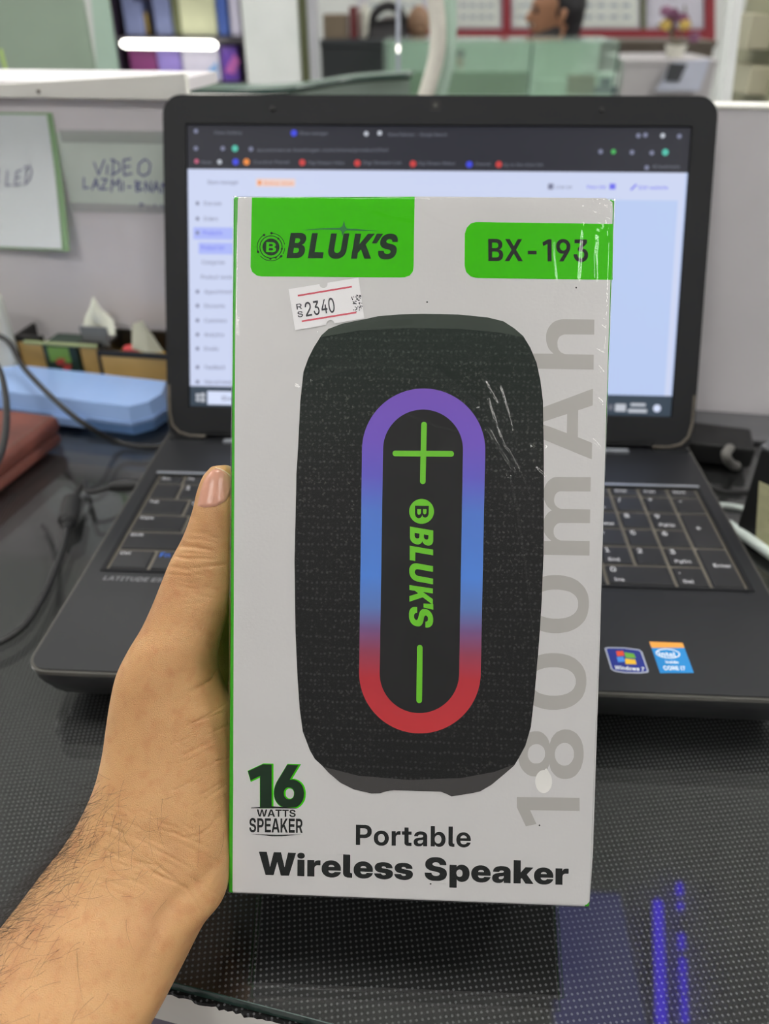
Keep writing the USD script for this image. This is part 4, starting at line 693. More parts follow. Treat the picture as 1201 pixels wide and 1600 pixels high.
printed(box, 'product_lettering', shapely.union_all([fit('Portable', (555.8, 1320.0), (735.2, 1323.6), (0.2, -31.6), '7', 0.03), fit('Wireless Speaker', (404, 1366.6), (887.8, 1382.8), (0.3, -36.0), '9', 0.0)]), 'print_dark', 0, 'dark product lettering along the bottom')
for x, y in ((842.5, 1289.5), (672.5, 1381), (899.8, 449.5), (667, 472)): printed(box, 'speck', Point(x, y).buffer(1.3, quad_segs=3), 'print_dark', 0)

# price sticker
A_, B_, C_, D_ = map(np.array, ((450.7, 452.0), (560.0, 434.2), (569.0, 497.6), (461.0, 516.2)))
stk = Polygon([A_, B_, C_, D_]).difference(Point(505.3, 444.0).buffer(6.3)).difference(Point(516.2, 506.3).buffer(6.2))
ps = printed(box, 'price_sticker', stk, 'label_white', 6, 'white price sticker with red lines and black figures')
printed(ps, 'red_line', LineString([(465.3, 462.3), (549.6, 448.2)]).buffer(1.3, cap_style='flat'), 'label_red', 7); printed(ps, 'red_line', LineString([(471.6, 502.2), (556.6, 488.4)]).buffer(1.3, cap_style='flat'), 'label_red', 7)
tx = np.array([0.9867, -0.163]); ty = np.array([-0.163, -0.9867]) * 1.0
fig = []
for ch, x, y, w, h in (('2', 478.2, 495.0, 9.6, 22), ('3', 491.0, 492.8, 9.2, 22), ('4', 503.2, 490.8, 9.2, 22), ('0', 514.6, 489.4, 9.4, 23), ('R', 463.8, 484.0, 8.2, 8.6), ('S', 465.6, 496.2, 8.2, 9.0)):
    fig.append(fit(ch, (x, y), np.array([x, y]) + tx * w, np.array([0.165, -0.986]) * -h * -1 if False else np.array([-0.135, -0.99]) * h, '5'))
rs = np.random.default_rng(11)
for _ in range(46):
    u_, v_ = rs.random() ** 0.8 * 14, rs.random() * 27; q = np.array([548.5, 462.0]) + tx * u_ + np.array([0.15, 0.98]) * v_
    an = rs.random() * 3.14; l_ = 0.6 + 2.0 * rs.random(); fig.append(LineString([q, q + l_ * np.array([math.cos(an), math.sin(an)])]).buffer(0.35 + 0.4 * rs.random(), quad_segs=2))
fs = shapely.union_all(fig).intersection(stk)
printed(ps, 'price_lettering', fs, 'label_ink', 8)

# shrink wrap: a thin clear film with creases, stretched over the front
pane('shrink_film', (0.99, 0.99, 0.99), 0.07, 0.018, haze=(0.004, (0.75, 0.76, 0.74)))
uu = np.concatenate([[-1.05, -0.95], np.linspace(-0.7, BW + 0.5, 215), [BW + 0.8, BW + 0.9]]); vv = np.concatenate([[-0.9, -0.8], np.linspace(-0.4, BH + 0.4, 400), [BH + 0.75, BH + 0.85]])
GU, GV = np.meshgrid(uu, vv); ht = np.full(GU.shape, 0.5)
def near(line):
    q = np.array([fuv(*p) for p in line]); best = np.full(GU.shape, 1e9)
    for a, b in zip(q[:-1], q[1:]):
        ab = b - a; s = np.clip(((GU - a[0]) * ab[0] + (GV - a[1]) * ab[1]) / (ab @ ab), 0, 1); best = np.minimum(best, np.hypot(GU - a[0] - s * ab[0], GV - a[1] - s * ab[1]))
    return best
CR = [([(755.7, 593), (764, 612), (775, 630)], .22, .35), ([(759.7, 622), (775, 670), (803, 740)], .22, .4), ([(779, 603), (795, 655), (807, 703)], .18, .35), ([(761, 674), (775, 700), (788, 722), (804, 740)], .42, .6), ([(768, 690), (782, 706), (800, 738)], .3, .4), ([(792, 703), (812, 740), (826, 776), (845, 853)], .25, .4),
      ([(786, 727), (803, 795), (811, 850), (818, 905)], .30, .45), ([(795, 745), (806, 800), (816, 870), (828, 977), (836, 1077)], .40, .5), ([(812, 760), (822, 810), (834, 860)], .2, .4), ([(827, 697), (834, 730), (850, 745), (866, 790)], .2, .5), ([(850, 700), (862, 745), (880, 790)], .15, .7),
      ([(812, 905), (808, 940), (806, 1010), (798, 1080)], .15, .5), ([(826, 1020), (815, 1060), (800, 1110)], .2, .6), ([(470, 606), (520, 585), (580, 572), (640, 580), (690, 600), (740, 640)], .25, 1.6), ([(640, 652), (680, 668), (712, 676)], .12, .35), ([(468, 1060), (490, 1100), (512, 1150)], .3, 1.2), ([(478, 1070), (515, 1110), (560, 1130)], .2, 1.6),
      ([(905, 312), (930, 322), (950, 335)], .5, .8), ([(890, 311), (935, 318), (955, 326)], .4, .7), ([(940, 330), (948, 350), (952, 372)], .3, .5), ([(916, 452), (930, 470), (950, 482)], .35, .5), ([(928, 488), (940, 498), (952, 503)], .3, .4), ([(925, 545), (938, 556), (950, 560)], .3, .4), ([(935, 510), (944, 518), (951, 522)], .25, .35), ([(932, 575), (940, 586), (948, 591)], .25, .35), ([(934, 626), (941, 634), (946, 637)], .2, .35),
      ([(925, 690), (938, 705), (944, 712)], .2, .5), ([(672, 322), (700, 335), (740, 350)], .15, 1.5), ([(560, 318), (610, 335), (660, 345)], .15, 1.5), ([(662, 330), (690, 345), (725, 356)], .15, 1.2), ([(868, 312), (900, 330), (930, 347)], .2, .8), ([(500, 520), (560, 505), (640, 498)], .15, 1.0), ([(860, 360), (862, 400), (866, 436)], .12, .5), ([(905, 360), (903, 400), (900, 436)], .15, .6), ([(930, 360), (926, 400), (927, 436)], .15, .6)]
for line, h, w in CR:
    d = near(line); ht += 1.35 * h * np.exp(-(d / w) ** 2) * (0.6 + 0.8 * meshkit.noise(np.stack([GU * 0.25, GV * 0.25, GU * 0], -1), len(line)))
ht += 0.16 * meshkit.fbm(np.stack([GU * 0.10, GV * 0.05, GU * 0], -1), 3, 5)
cor = np.exp(-(((GU - 122) / 9) ** 2 + ((GV - 2) / 9) ** 2)); ht += cor * 0.9 * meshkit.fbm(np.stack([GU * .5, GV * .5, GU * 0], -1), 3, 9)
edge = np.minimum.reduce([GU + 0.7, BW + 0.5 - GU, GV + 0.4, BH + 0.4 - GV]); ht = np.where(edge < 0, -2.5, np.where(edge < 0.6, ht * 0.35, ht))
pv = BO + GU[..., None] * EU + GV[..., None] * EV - ht[..., None] * EW
nv_, nu_ = GU.shape; ii = np.arange(nv_ * nu_).reshape(nv_, nu_); a, b, c, d = ii[:-1, :-1].ravel(), ii[:-1, 1:].ravel(), ii[1:, 1:].ravel(), ii[1:, :-1].ravel()
part(box, 'shrink_wrap', (pv.reshape(-1, 3), np.vstack([np.stack([a, b, c], 1), np.stack([a, c, d], 1)])), 'shrink_film', True, 'clear creased plastic film')

# ------------------------------------------------------------------ the left hand and forearm
SEC = np.array([  # left edge, right edge (photograph), distance from the camera, half thickness
    (331, 730, 357, 727, 271.5, 4.5), (318, 746, 368, 738, 272, 7.5), (309, 770, 374, 768, 273, 9.3), (302, 800, 376, 800, 273.5, 10.3), (288, 838, 375, 842, 274.5, 10.8), (268, 876, 372, 884, 275, 11.2),
    (255, 907, 370, 912, 275.5, 11.0), (240, 945, 363, 940, 276, 12), (224, 980, 354, 967, 277, 13.5), (204, 1014, 343, 1000, 277.5, 15.5), (187, 1050, 338, 1036, 279, 17.5), (178, 1090, 348, 1070, 281, 19.5), (172, 1130, 362, 1105, 282, 21),
    (166, 1172, 370, 1155, 282, 22), (154, 1220, 370, 1210, 280, 22), (132, 1270, 366, 1280, 276, 21), (104, 1316, 361, 1345, 272, 20.5), (72, 1357, 350, 1400, 267, 20), (38, 1402, 320, 1440, 262, 20.5),
    (4, 1446, 288, 1502, 257, 21.5), (-36, 1500, 258, 1560, 251, 22.5), (-80, 1558, 228, 1615, 246, 23.5), (-150, 1660, 175, 1720, 238, 26), (-240, 1790, 110, 1860, 229, 29), (-340, 1930, 40, 2000, 220, 31)], float)
S_ = spline(SEC, 9); NR = 72
th = np.linspace(0, 2 * math.pi, NR, endpoint=False); rings = []
for lx, ly, rx, ry, Z, hh in S_:
    Lp, Rp = at_depth(lx, ly, Z), at_depth(rx, ry, Z); C = (Lp + Rp) / 2; ax = (Rp - Lp) / 2
    cth, sth = np.cos(th), np.sin(th); ex = 2 / 2.2
    rings.append(C + (np.sign(cth) * np.abs(cth) ** ex)[:, None] * ax + (np.sign(sth) * np.abs(sth) ** ex * hh)[:, None] * FWD)
def manifold(t):
    return manifold3d.Manifold(manifold3d.Mesh(np.asarray(t.vertices, np.float32), np.asarray(t.faces, np.uint32)))
arm = manifold(loft(rings))
def bl_(u, v, w): return BO + EU * u + EV * v + EW * w
def chain(pts):
    out = []
    for (p, r), (q, s) in zip(pts[:-1], pts[1:]):
        out.append(manifold3d.Manifold.batch_hull([manifold3d.Manifold.sphere(r, 24).translate(tuple(p)), manifold3d.Manifold.sphere(s, 24).translate(tuple(q))]))
    return out
body = [arm]
pal = [(bl_(-17, 128, 54), 12.5), (bl_(-16, 150, 58), 12.5), (bl_(-15, 168, 57), 12.5), (bl_(-16, 188, 52), 12.5), (bl_(-21, 205, 30), 17), (bl_(-21, 175, 26), 16), (bl_(-22, 150, 30), 13), (bl_(-26, 228, 18), 18)]
body.append(manifold3d.Manifold.batch_hull([manifold3d.Manifold.sphere(r, 24).translate(tuple(p)) for p, r in pal]))
for v0, v1, L, k in ((124, 106, 1.0, 1.0), (146, 134, 1.08, 1.03), (167, 160, 1.02, 0.98), (187, 184, 0.84, 0.88)):
    body += chain([(bl_(-15, v0, 56), 10.8 * k), (bl_(-4 + 6 * (L - 1), v1 + 4, 68.6 + k), 9.6 * k), (bl_(22 * L, v1 - 1, BD + 9.6), 8.9 * k), (bl_(42 * L, v1 - 2, BD + 8.6), 8.2 * k), (bl_(58 * L, v1 - 1, BD + 8.0), 7.0 * k)])
hm = manifold3d.Manifold.batch_boolean(body, manifold3d.OpType.Add)
hm = tri(hm.refine_to_length(1.0)); hm.merge_vertices(); 
trimesh.smoothing.filter_taubin(hm, lamb=0.5, nu=0.52, iterations=14)
# relief: joint folds, the lines of the skin and the hollow of the wrist, on the side that faces the viewer
hv = np.asarray(hm.vertices); hn = np.asarray(hm.vertex_normals); vd = (hv - EYE); vd /= np.linalg.norm(vd, axis=1, keepdims=True)
front = np.clip(-(hn * vd).sum(1) * 2.0, 0, 1); hp = pix(hv); near_ = ((hv - EYE) @ FWD) < 300
def groove(line, depth, w):
    q = np.asarray(line, float); best = np.full(len(hp), 1e9); m = near_ & (hp[:, 0] > q[:, 0].min() - 40) & (hp[:, 0] < q[:, 0].max() + 40) & (hp[:, 1] > q[:, 1].min() - 40) & (hp[:, 1] < q[:, 1].max() + 40)
    x = hp[m]; bb = np.full(len(x), 1e9); tt = np.zeros(len(x))
    for k, (a, b) in enumerate(zip(q[:-1], q[1:])):
        ab = b - a; s = np.clip(((x - a) @ ab) / (ab @ ab), 0, 1); dd = np.linalg.norm(x - a - s[:, None] * ab, axis=1); up = dd < bb; bb[up] = dd[up]; tt[up] = (k + s[up]) / (len(q) - 1)
    out = np.zeros(len(hp)); out[m] = -depth * np.exp(-(bb / w) ** 2) * np.clip(4 * np.minimum(tt, 1 - tt) + 0.35, 0, 1); return out
off = np.zeros(len(hv)); rg = np.random.default_rng(5)
for line, d, w in (([(276, 853), (291, 854), (310, 856), (334, 861)], .55, 2.6), ([(268, 869), (291, 872.5), (334, 873)], .38, 2.2), ([(262, 885), (291, 889), (318, 886), (360, 881)], .42, 2.4), ([(290, 842), (312, 843), (340, 849)], .2, 1.8), ([(284, 862), (310, 865), (336, 867)], .2, 1.8), ([(300, 833), (322, 836), (345, 842)], .15, 1.6), ([(258, 897), (290, 899), (330, 896)], .18, 1.8),
                   ([(283, 1309), (310, 1306), (330, 1292), (342, 1274)], .35, 2.6), ([(262, 1302), (290, 1300), (318, 1290)], .2, 2.0), ([(233, 1362), (262, 1374), (293, 1389), (313, 1425)], .32, 2.4), ([(215, 1347), (245, 1352), (285, 1384)], .2, 2.0), ([(340, 1044), (332, 1062), (318, 1070), (300, 1080)], .5, 3.0),
                   ([(302, 1385), (276, 1405), (255, 1428), (238, 1475), (220, 1535)], .75, 13), ([(345, 1340), (320, 1370), (300, 1388)], .6, 10), ([(215, 1300), (240, 1310), (270, 1320)], .5, 14)):
    off += groove(line, d, w)
for k in range(26):
    x, y = 228 + 110 * rg.random(), 1085 + 190 * rg.random(); l = 26 + 50 * rg.random(); s = -0.52 + 0.1 * rg.standard_normal()
    off += groove([(x, y), (x + l / 2, y + s * l / 2 + 1.5), (x + l, y + s * l)], 0.12 + 0.15 * rg.random(), 1.4)
for k in range(44):
    x, y = 140 + 150 * rg.random(), 1250 + 130 * rg.random(); l = 24 + 50 * rg.random(); s = 0.50 + 0.12 * rg.standard_normal()
    off += groove([(x, y), (x + l / 2, y + s * l / 2 - 1.5), (x + l, y + s * l)], 0.10 + 0.13 * rg.random(), 1.5)
for k in range(40):
    x, y = 262 + 50 * rg.random(), 820 + 130 * rg.random(); l = 18 + 30 * rg.random(); s = 0.12 + 0.12 * rg.standard_normal()
    off += groove([(x, y), (x + l / 2, y + s * l / 2 + 1), (x + l, y + s * l)], 0.08 + 0.11 * rg.random(), 1.3)
hm.vertices = hv + hn * (off * front)[:, None]
mat('skin', {'g': ('texture_coordinate', {}), 'n': ('noise_texture', {'scale': 34.0, 'detail': 5.0}), 'r': ('rgb_ramp', {'ramp': [(0.3, tuple(lin((188, 139, 95)))), (0.5, tuple(lin((199, 152, 103)))), (0.72, tuple(lin((205, 159, 109))))]}),
    'n2': ('noise_texture', {'scale': 210.0, 'detail': 3.0}), 'r2': ('rgb_ramp', {'ramp': [(0.5, (1, 1, 1)), (0.85, tuple(lin((240, 222, 216))))]}), 'mu': ('mix', {'mix_type': 'multiply', 'fac': 1.0}),
    'v': ('voronoi_texture', {'scale': 1500.0, 'feature': 'distance_to_edge'}), 'bn': ('noise_texture', {'scale': 2600.0, 'detail': 3.0}), 'ml': ('math', {'math_type': 'multiply_add', 'value2': 0.5}), 'b': ('bump', {'strength': 0.5, 'distance': 0.0004}),
    'p': ('principled_bsdf', {'roughness': 0.46, 'specular_ior_level': 0.45, 'subsurface_weight': 0.22, 'subsurface_scale': 0.0022, 'subsurface_radius': (1.0, 0.35, 0.2)})},
    [('g.object', 'n.vector'), ('n.fac', 'r.fac'), ('g.object', 'n2.vector'), ('n2.fac', 'r2.fac'), ('r.color', 'mu.color1'), ('r2.color', 'mu.color2'), ('mu.color', 'p.base_color'), ('g.object', 'v.vector'), ('g.object', 'bn.vector'), ('v.distance', 'ml.value1'), ('bn.fac', 'ml.value3'), ('ml.value', 'b.height'), ('b.normal', 'p.normal')])
plain('nail', (205, 150, 128), 0.28, var=0.06, scale=150); plain('nail_edge', (226, 196, 168), 0.35)
hand = thing('hand', 'left hand and hairy forearm gripping the speaker box from the left, thumb upright', 'hand', at_depth(150, 1500, 250))
skin = part(hand, 'skin', hm, 'skin', True)
# thumb nail: a curved plate laid on the thumb
front_v = hv[near_ & (front > 0.05) & (hp[:, 1] < 860)]; fpx = pix(front_v); fz = (front_v - EYE) @ FWD
from scipy.spatial import cKDTree
kt = cKDTree(fpx)
def surf(x, y):
    d, i = kt.query((x, y), 6); w = 1 / (d + 0.3); return at_depth(x, y, float((fz[i] * w).sum() / w.sum()))
npoly = Polygon([(309, 790), (320, 793), (338, 790.5), (352, 783), (361, 769), (366, 752), (361, 744), (350, 736), (339, 731.5), (328, 737), (319, 750), (313, 768)])
def plate(poly, h0, h1):
    g = shapely.segmentize(poly, 2.0); x0, y0, x1, y1 = g.bounds
    pts = [p for p in ((x, y) for x in np.arange(x0, x1, 2.0) for y in np.arange(y0, y1, 2.0)) if g.buffer(-1.0).contains(Point(p))] + list(g.exterior.coords[:-1])
    from scipy.spatial import Delaunay
    pts = np.array(pts); f = Delaunay(pts).simplices; f = np.array([s for s in f if g.buffer(0.1).contains(Point(pts[s].mean(0)))])
    P = np.array([surf(*p) for p in pts]); dn = np.array([g.exterior.distance(Point(p)) for p in pts]); c = P.mean(0) + FWD * 8
    n = P - c; n /= np.linalg.norm(n, axis=1, keepdims=True); k = np.clip(dn / 4, 0, 1)[:, None]
    top = P + n * (h0 + (h1 - h0) * k); v = np.vstack([top, P + n * (h0 - 0.6)]); m = len(P)
    nb = len(g.exterior.coords) - 1; ring = np.arange(m - nb, m); nx = np.roll(ring, -1)
    F_ = np.vstack([f, f[:, ::-1] + m, np.stack([ring, nx, nx + m], 1), np.stack([ring, nx + m, ring + m], 1)])
    return trimesh.Trimesh(v, F_, process=False)
nl = plate(npoly, 0.12, 0.5)
part(hand, 'thumb_nail', nl, 'nail', 40, 'pinkish thumb nail')
te = spline([surf(x, y) for x, y in ((337, 731.5), (347, 734.5), (357, 741.0), (364, 749.5))], 5) - FWD * 0.35
part(hand, 'nail_tip', tube(te, 0.28, 6), 'nail_edge', True, 'pale free edge of the thumb nail')
# hairs: short fine strands on the forearm
plain('hair', (34, 26, 24), 0.5)
cand = np.nonzero(near_ & (front >= 0.0) & (hp[:, 1] > 1215) & (hp[:, 1] < 1690) & (hp[:, 0] > -60))[0]
axv = at_depth(20, 1600, 250) - at_depth(250, 1300, 270); axv /= np.linalg.norm(axv); lefts = at_depth(60, 1450, 255) - at_depth(160, 1520, 255); lefts /= np.linalg.norm(lefts)
edge_x = np.interp(hp[cand, 1], [1200, 1270, 1316, 1357, 1402, 1446, 1500, 1600, 1700], [158, 132, 104, 72, 38, 4, -36, -108, -180]); dist = hp[cand, 0] - edge_x
fac_ = -(hn * vd).sum(1)[cand]
prob = np.exp(-np.clip(dist, 0, None) / 44.0) * np.clip((hp[cand, 1] - 1205) / 110, 0.04, 1) * (fac_ > -0.15) + 0.010 * (hp[cand, 1] > 1330) * (dist < 190); prob /= prob.sum()
pick = rg.choice(cand, 1500, replace=False, p=prob)
pts_, cnt, wid = [], [], []
for i in pick:
    p = hv[i]; n = hn[i]; L = 5 + 13 * rg.random(); sd = -lefts if rg.random() < 0.45 else lefts
    d = axv * (0.75 + 0.5 * rg.random()) + sd * (0.2 + 0.8 * rg.random()) + n * (0.25 + 0.3 * rg.random()) + 0.25 * rg.standard_normal(3); d /= np.linalg.norm(d)
    curl = 0.07 * rg.standard_normal() * np.cross(n, d) * 1.6 - n * 0.085 + 0.03 * rg.standard_normal(3); q = p - n * 0.1; m = 9
    for k in range(m):
        pts_.append(q); wid.append(0.00007 * (1 - 0.75 * k / m)); q = q + d * L / m; d = d + curl; d /= np.linalg.norm(d)
    cnt.append(m)
hb = BASE[hand]; cur = UsdGeom.BasisCurves.Define(stage, hand + '/arm_hair'); cur.CreateTypeAttr('linear')
cur.CreatePointsAttr(Vt.Vec3fArray.FromNumpy((M(np.array(pts_)) - hb).astype(np.float32))); cur.CreateCurveVertexCountsAttr(Vt.IntArray(cnt)); cur.CreateWidthsAttr(Vt.FloatArray([float(w) for w in wid])); cur.SetWidthsInterpolation('vertex')
UsdShade.MaterialBindingAPI.Apply(cur.GetPrim()).Bind(MATS['hair']); data(cur.GetPrim(), kind='stuff', label='dark hairs on the forearm')

# ------------------------------------------------------------------ small things on the desk and on the partition
def poly3(pts_px, back, m_off=0.0): pass
def desk_pts(pts, h=0.0): return [at_z(x, y, DESK + h) for x, y in pts]
# papers stuck to the partition
plain('paper_white', (234, 240, 243), 0.5, var=0.03, scale=20); plain('paper_green', (150, 186, 140), 0.6, var=0.06, scale=30); plain('paper_mint', (218, 228, 219), 0.6, var=0.05, scale=25); plain('ink_blue', (74, 72, 150), 0.5); plain('ink_grey', (168, 170, 190), 0.5)
pane('sticky_tape', (0.95, 0.96, 0.95), 0.12, 0.08, haze=(0.25, (0.75, 0.76, 0.76)))
def strokes(px, w, off, th=0.15):
    """Handwriting: pen strokes given in the photograph, laid on the partition."""
    g = shapely.union_all([LineString(wq(s, off)).buffer(w, quad_segs=3) for s in px]); return flat(g, -off - th, -off)
t = thing('paper_note', 'curling white paper with green edges on the partition, left end cut by the frame', 'paper', wallpt(40, 380))
PA = [(-60, 176), (79, 177), (120, 385), (-60, 381)]; qa = np.array(wq(PA))
def sheet(quad, lift, th, n=14):
    """A sheet hung from its top edge, its lower edge standing off the wall by lift."""
    q = np.array(quad); s = np.linspace(0, 1, n); g = []
    for side in (0, th):
        for b in s:
            for a in s:
                p = (q[0] * (1 - a) + q[1] * a) * (1 - b) + (q[3] * (1 - a) + q[2] * a) * b
                off = 0.6 + lift * b ** 1.7 * (0.5 + 0.5 * a) + side; g.append(wp0 + W1 * p[0] + W2 * -off + np.array([0, 0, p[1]]))
    i = np.arange(n * n).reshape(n, n); a, b, c, d = i[:-1, :-1].ravel(), i[:-1, 1:].ravel(), i[1:, 1:].ravel(), i[1:, :-1].ravel(); f = np.vstack([np.stack([a, b, c], 1), np.stack([a, c, d], 1)])
    rim = np.concatenate([i[0, :], i[1:, -1], i[-1, -2::-1], i[-2:0:-1, 0]]); nx = np.roll(rim, -1); k = n * n
    return trimesh.Trimesh(np.array(g), np.vstack([f, f[:, ::-1] + k, np.stack([rim, rim + k, nx + k], 1), np.stack([rim, nx + k, nx], 1)]), process=False)
part(t, 'backing', sheet(wq([(-60, 175), (82, 176), (121, 386), (-60, 382)]), 13, 0.3), 'paper_green', 40, 'green edged backing sheet')
part(t, 'sheet', sheet(wq([(-60, 178), (74, 179), (110, 382), (-60, 379)]), 13, 0.25), 'paper_white', 40) if False else None
fr_ = sheet(wq([(-60, 178), (74, 179), (110, 382), (-60, 379)]), 13, 0.25); fr_.vertices = fr_.vertices - W2 * 0.6; part(t, 'sheet', fr_, 'paper_white', 40)
def lifted(px, w, q, lift):
    q4 = np.array(wq(q)); out = []
    g = shapely.union_all([LineString(wq(s)).buffer(w, quad_segs=3) for s in px])
    zt_, zb_ = q4[:, 1].max(), q4[:, 1].min(); ul, ur = q4[:, 0].min(), q4[:, 0].max()
    def fn(v):
        b = np.clip((zt_ - v[:, 1]) / (zt_ - zb_), 0, 1); a = np.clip((v[:, 0] - ul) / (ur - ul), 0, 1)
        return wp0 + v[:, :1] * W1 - W2 * (1.75 + lift * b ** 1.7 * (0.5 + 0.5 * a) + 0.3 * v[:, 2])[:, None] + np.array([0, 0, 1.0]) * v[:, 1:2]
    return _mapped(extrude(shapely.segmentize(g, 3), 0, 1), fn)
part(t, 'lettering', lifted([[(2, 262), (1, 292)], [(16, 266), (15, 288), (22, 287)], [(30, 268), (28, 288), (38, 285)], [(29, 277), (36, 275)], [(30, 267), (38, 264)], [(46, 261), (45, 286)], [(42, 260), (50, 258), (54, 266), (52, 278), (44, 286)]], 0.6, PA, 13), 'ink_grey', False, 'faint handwritten capitals LED')
t = thing('paper_note', 'taped mint paper strip with handwritten blue capitals, beside the laptop lid', 'paper', wallpt(180, 330))
part(t, 'sheet', flat(Polygon(wq([(84, 207), (300, 209), (300, 322), (112, 318)])), -0.6, -0.2), 'paper_mint', False)
part(t, 'lettering', strokes([[(147, 254), (154, 273), (163, 250)], [(168, 258), (167, 272)], [(177, 249), (176, 274)], [(173, 249), (186, 255), (188, 266), (174, 274)], [(204, 248), (193, 250), (194, 274), (206, 271)], [(194, 261), (203, 260)], [(225, 250), (217, 256), (216, 270), (224, 275), (233, 270), (235, 256), (228, 249), (224, 250)],
    [(131, 278), (131, 294), (139, 293)], [(144, 296), (150, 279), (155, 296)], [(146, 289), (153, 289)], [(158, 280), (167, 280), (158, 296), (168, 295)], [(174, 299), (175, 280), (180, 290), (186, 280), (187, 298)], [(192, 284), (192, 298)], [(199, 292), (205, 292)], [(212, 283), (213, 299)], [(211, 283), (220, 286), (213, 291), (222, 296), (213, 299)], [(227, 299), (227, 284), (235, 299), (236, 284)], [(239, 300), (244, 284), (249, 300)], [(241, 294), (248, 294)], [(253, 301), (253, 286), (262, 301), (262, 286)],
    [(219, 318), (219, 328)], [(219, 318), (225, 320), (219, 323)], [(232, 321), (232, 328)], [(238, 328), (242, 320), (246, 328)], [(252, 328), (252, 320), (258, 328), (258, 320)]], 0.55, 0.62), 'ink_blue', False, 'blue handwritten capitals VIDEO and LAZMI-BNAN')
part(t, 'tape', flat(Polygon(wq([(92, 202), (300, 205), (300, 226), (98, 222)])), -0.95, -0.8), 'sticky_tape', False, 'clear tape'); part(t, 'tape', flat(Polygon(wq([(108, 316), (300, 322), (300, 334), (114, 331)])), -0.95, -0.8), 'sticky_tape', False, 'clear tape')

# desk organiser of brown board with black rims: a tall slot and a wide tray
plain('board_tan', (208, 168, 98), 0.55, var=0.08, scale=40); plain('rim_black', (26, 25, 24), 0.5); plain('board_yellow', (214, 166, 60), 0.55, var=0.05)
def upright(px, y0, x_shift=0): return [at_y(x, y, y0) for x, y in px]
def onface(px, p0, n): return [on_plane(x, y, p0, n) for x, y in px]
def facebox(px, p0, n, depth, r=0):
    """A slab whose front face is the outline px on the plane through p0 with normal n (away from the viewer), and which goes back by depth."""
    q = np.array(onface(px, p0, n)); v = np.vstack([q, q + np.asarray(n) * depth]); return trimesh.convex.convex_hull(v)
oy = np.array([math.sin(math.radians(6)), math.cos(math.radians(6)), 0]); ox = np.array([oy[1], -oy[0], 0])  # the organiser's sides
op = at_z(268, 624, DESK); 
o1 = on_plane(150, 540, op, oy)
def ou(x, y, back=0.0): d = on_plane(x, y, op + oy * back, oy) - op; return d @ ox, d[2]
OF = frame(op, ox, oy)
# front tray
uL, zT = ou(151, 548); uR = 14.0; zt_tray = zT
org = thing('desk_organizer', 'brown board desk organizer with black rims behind the blue case', 'organizer', op + ox * -40 + oy * 30)
part(org, 'front_board', OF(bx(uL + 2.5, 0, 0.2, uR, 3, zt_tray - 4)), 'board_tan', False)
part(org, 'rim', OF(bx(uL, -0.8, zt_tray - 4, uR + 1, 3.6, zt_tray)), 'rim_black', False); part(org, 'rim', OF(bx(uL, -0.8, 0.2, uL + 2.5, 3.6, zt_tray - 4.0)), 'rim_black', False)
part(org, 'side_board', OF(bx(uL, 3.8, 0.2, uL + 3, 36, zt_tray - 0.2)), 'rim_black', False); part(org, 'side_board', OF(bx(uR - 3, 3.8, 0.2, uR, 36, zt_tray - 0.2)), 'rim_black', False)
part(org, 'shelf', OF(bx(uL + 3.2, 3.8, zt_tray - 16, uR - 3.2, 36, zt_tray - 13)), 'board_yellow', False, 'yellow inside of the tray')
part(org, 'back_board', OF(bx(uL - 1, 36.2, 0.2, uR, 39, zt_tray + 6)), 'rim_black', False)
# tall slot at the left, standing a little further back
uA, zA = ou(21, 524, 8); uB, _ = ou(62, 524, 8); uC, _ = ou(121, 530, 8)
part(org, 'front_board', OF(bx(uA + 2, 8, 0.2, uB, 11, zA - 5)), 'board_tan', False); part(org, 'front_board', OF(bx(uC, 8, 0.2, uL - 0.5, 11, zA - 7)), 'board_tan', False)
part(org, 'rim', OF(bx(uA, 7, zA - 5, uB + 0.5, 12, zA)), 'rim_black', False); part(org, 'rim', OF(bx(uC - 1.5, 7, zA - 7, uL - 0.6, 12, zA - 3)), 'rim_black', False)
part(org, 'rim', OF(bx(uA, 7, 0.2, uA + 1.9, 12, zA - 5.2)), 'rim_black', False)
part(org, 'side_board', OF(bx(uA, 12.2, 0.2, uA + 3, 39, zA)), 'rim_black', False)
# tissue box in the slot and the tissue
plain('carton_dark_green', (36, 56, 44), 0.4, var=0.3, scale=60); plain('carton_lime', (120, 160, 70), 0.45); plain('carton_edge', (170, 180, 130), 0.5); plain('tissue', (226, 228, 214), 0.8, var=0.02); plain('flower_red', (190, 70, 60), 0.5); plain('carton_grey', (120, 122, 124), 0.5)
tb = thing('tissue_box', 'green printed tissue box with a raised white tissue, in the organizer', 'tissue box', op + ox * (uB + uC) / 2 + oy * 30)
zb = ou(63, 535, 6)[1]
part(tb, 'carton', OF(rbox(uB + 1.0, 5, 0.3, uC - 2, 34, zb - 1.5, 1.0)), 'carton_dark_green'); 
part(tb, 'band', OF(bx(uB + 6, 4.6, zb - 17, uC - 9, 4.9, zb - 3)), 'carton_lime', False, 'lime green part of the print')
rf = np.random.default_rng(2); fl_ = [OF(_mapped(extrude(Polygon([(0, 0), (6, 2), (8, 6), (3, 7), (-2, 4)]), 0, 0.2), lambda v, a=a, b=b: np.stack([a + v[:, 0], 4.5 - v[:, 2], b + v[:, 1]], 1))) for a, b in ((uB + 13, zb - 20), (uB + 18, zb - 25))]
part(tb, 'flower_print', fl_, 'flower_red', False, 'red flower print')
part(tb, 'top_edge', OF(bx(uA + 10, 4.0, zb - 1.2, uL - 2, 6.8, zb + 0.8)), 'carton_edge', False, 'pale opened flap')
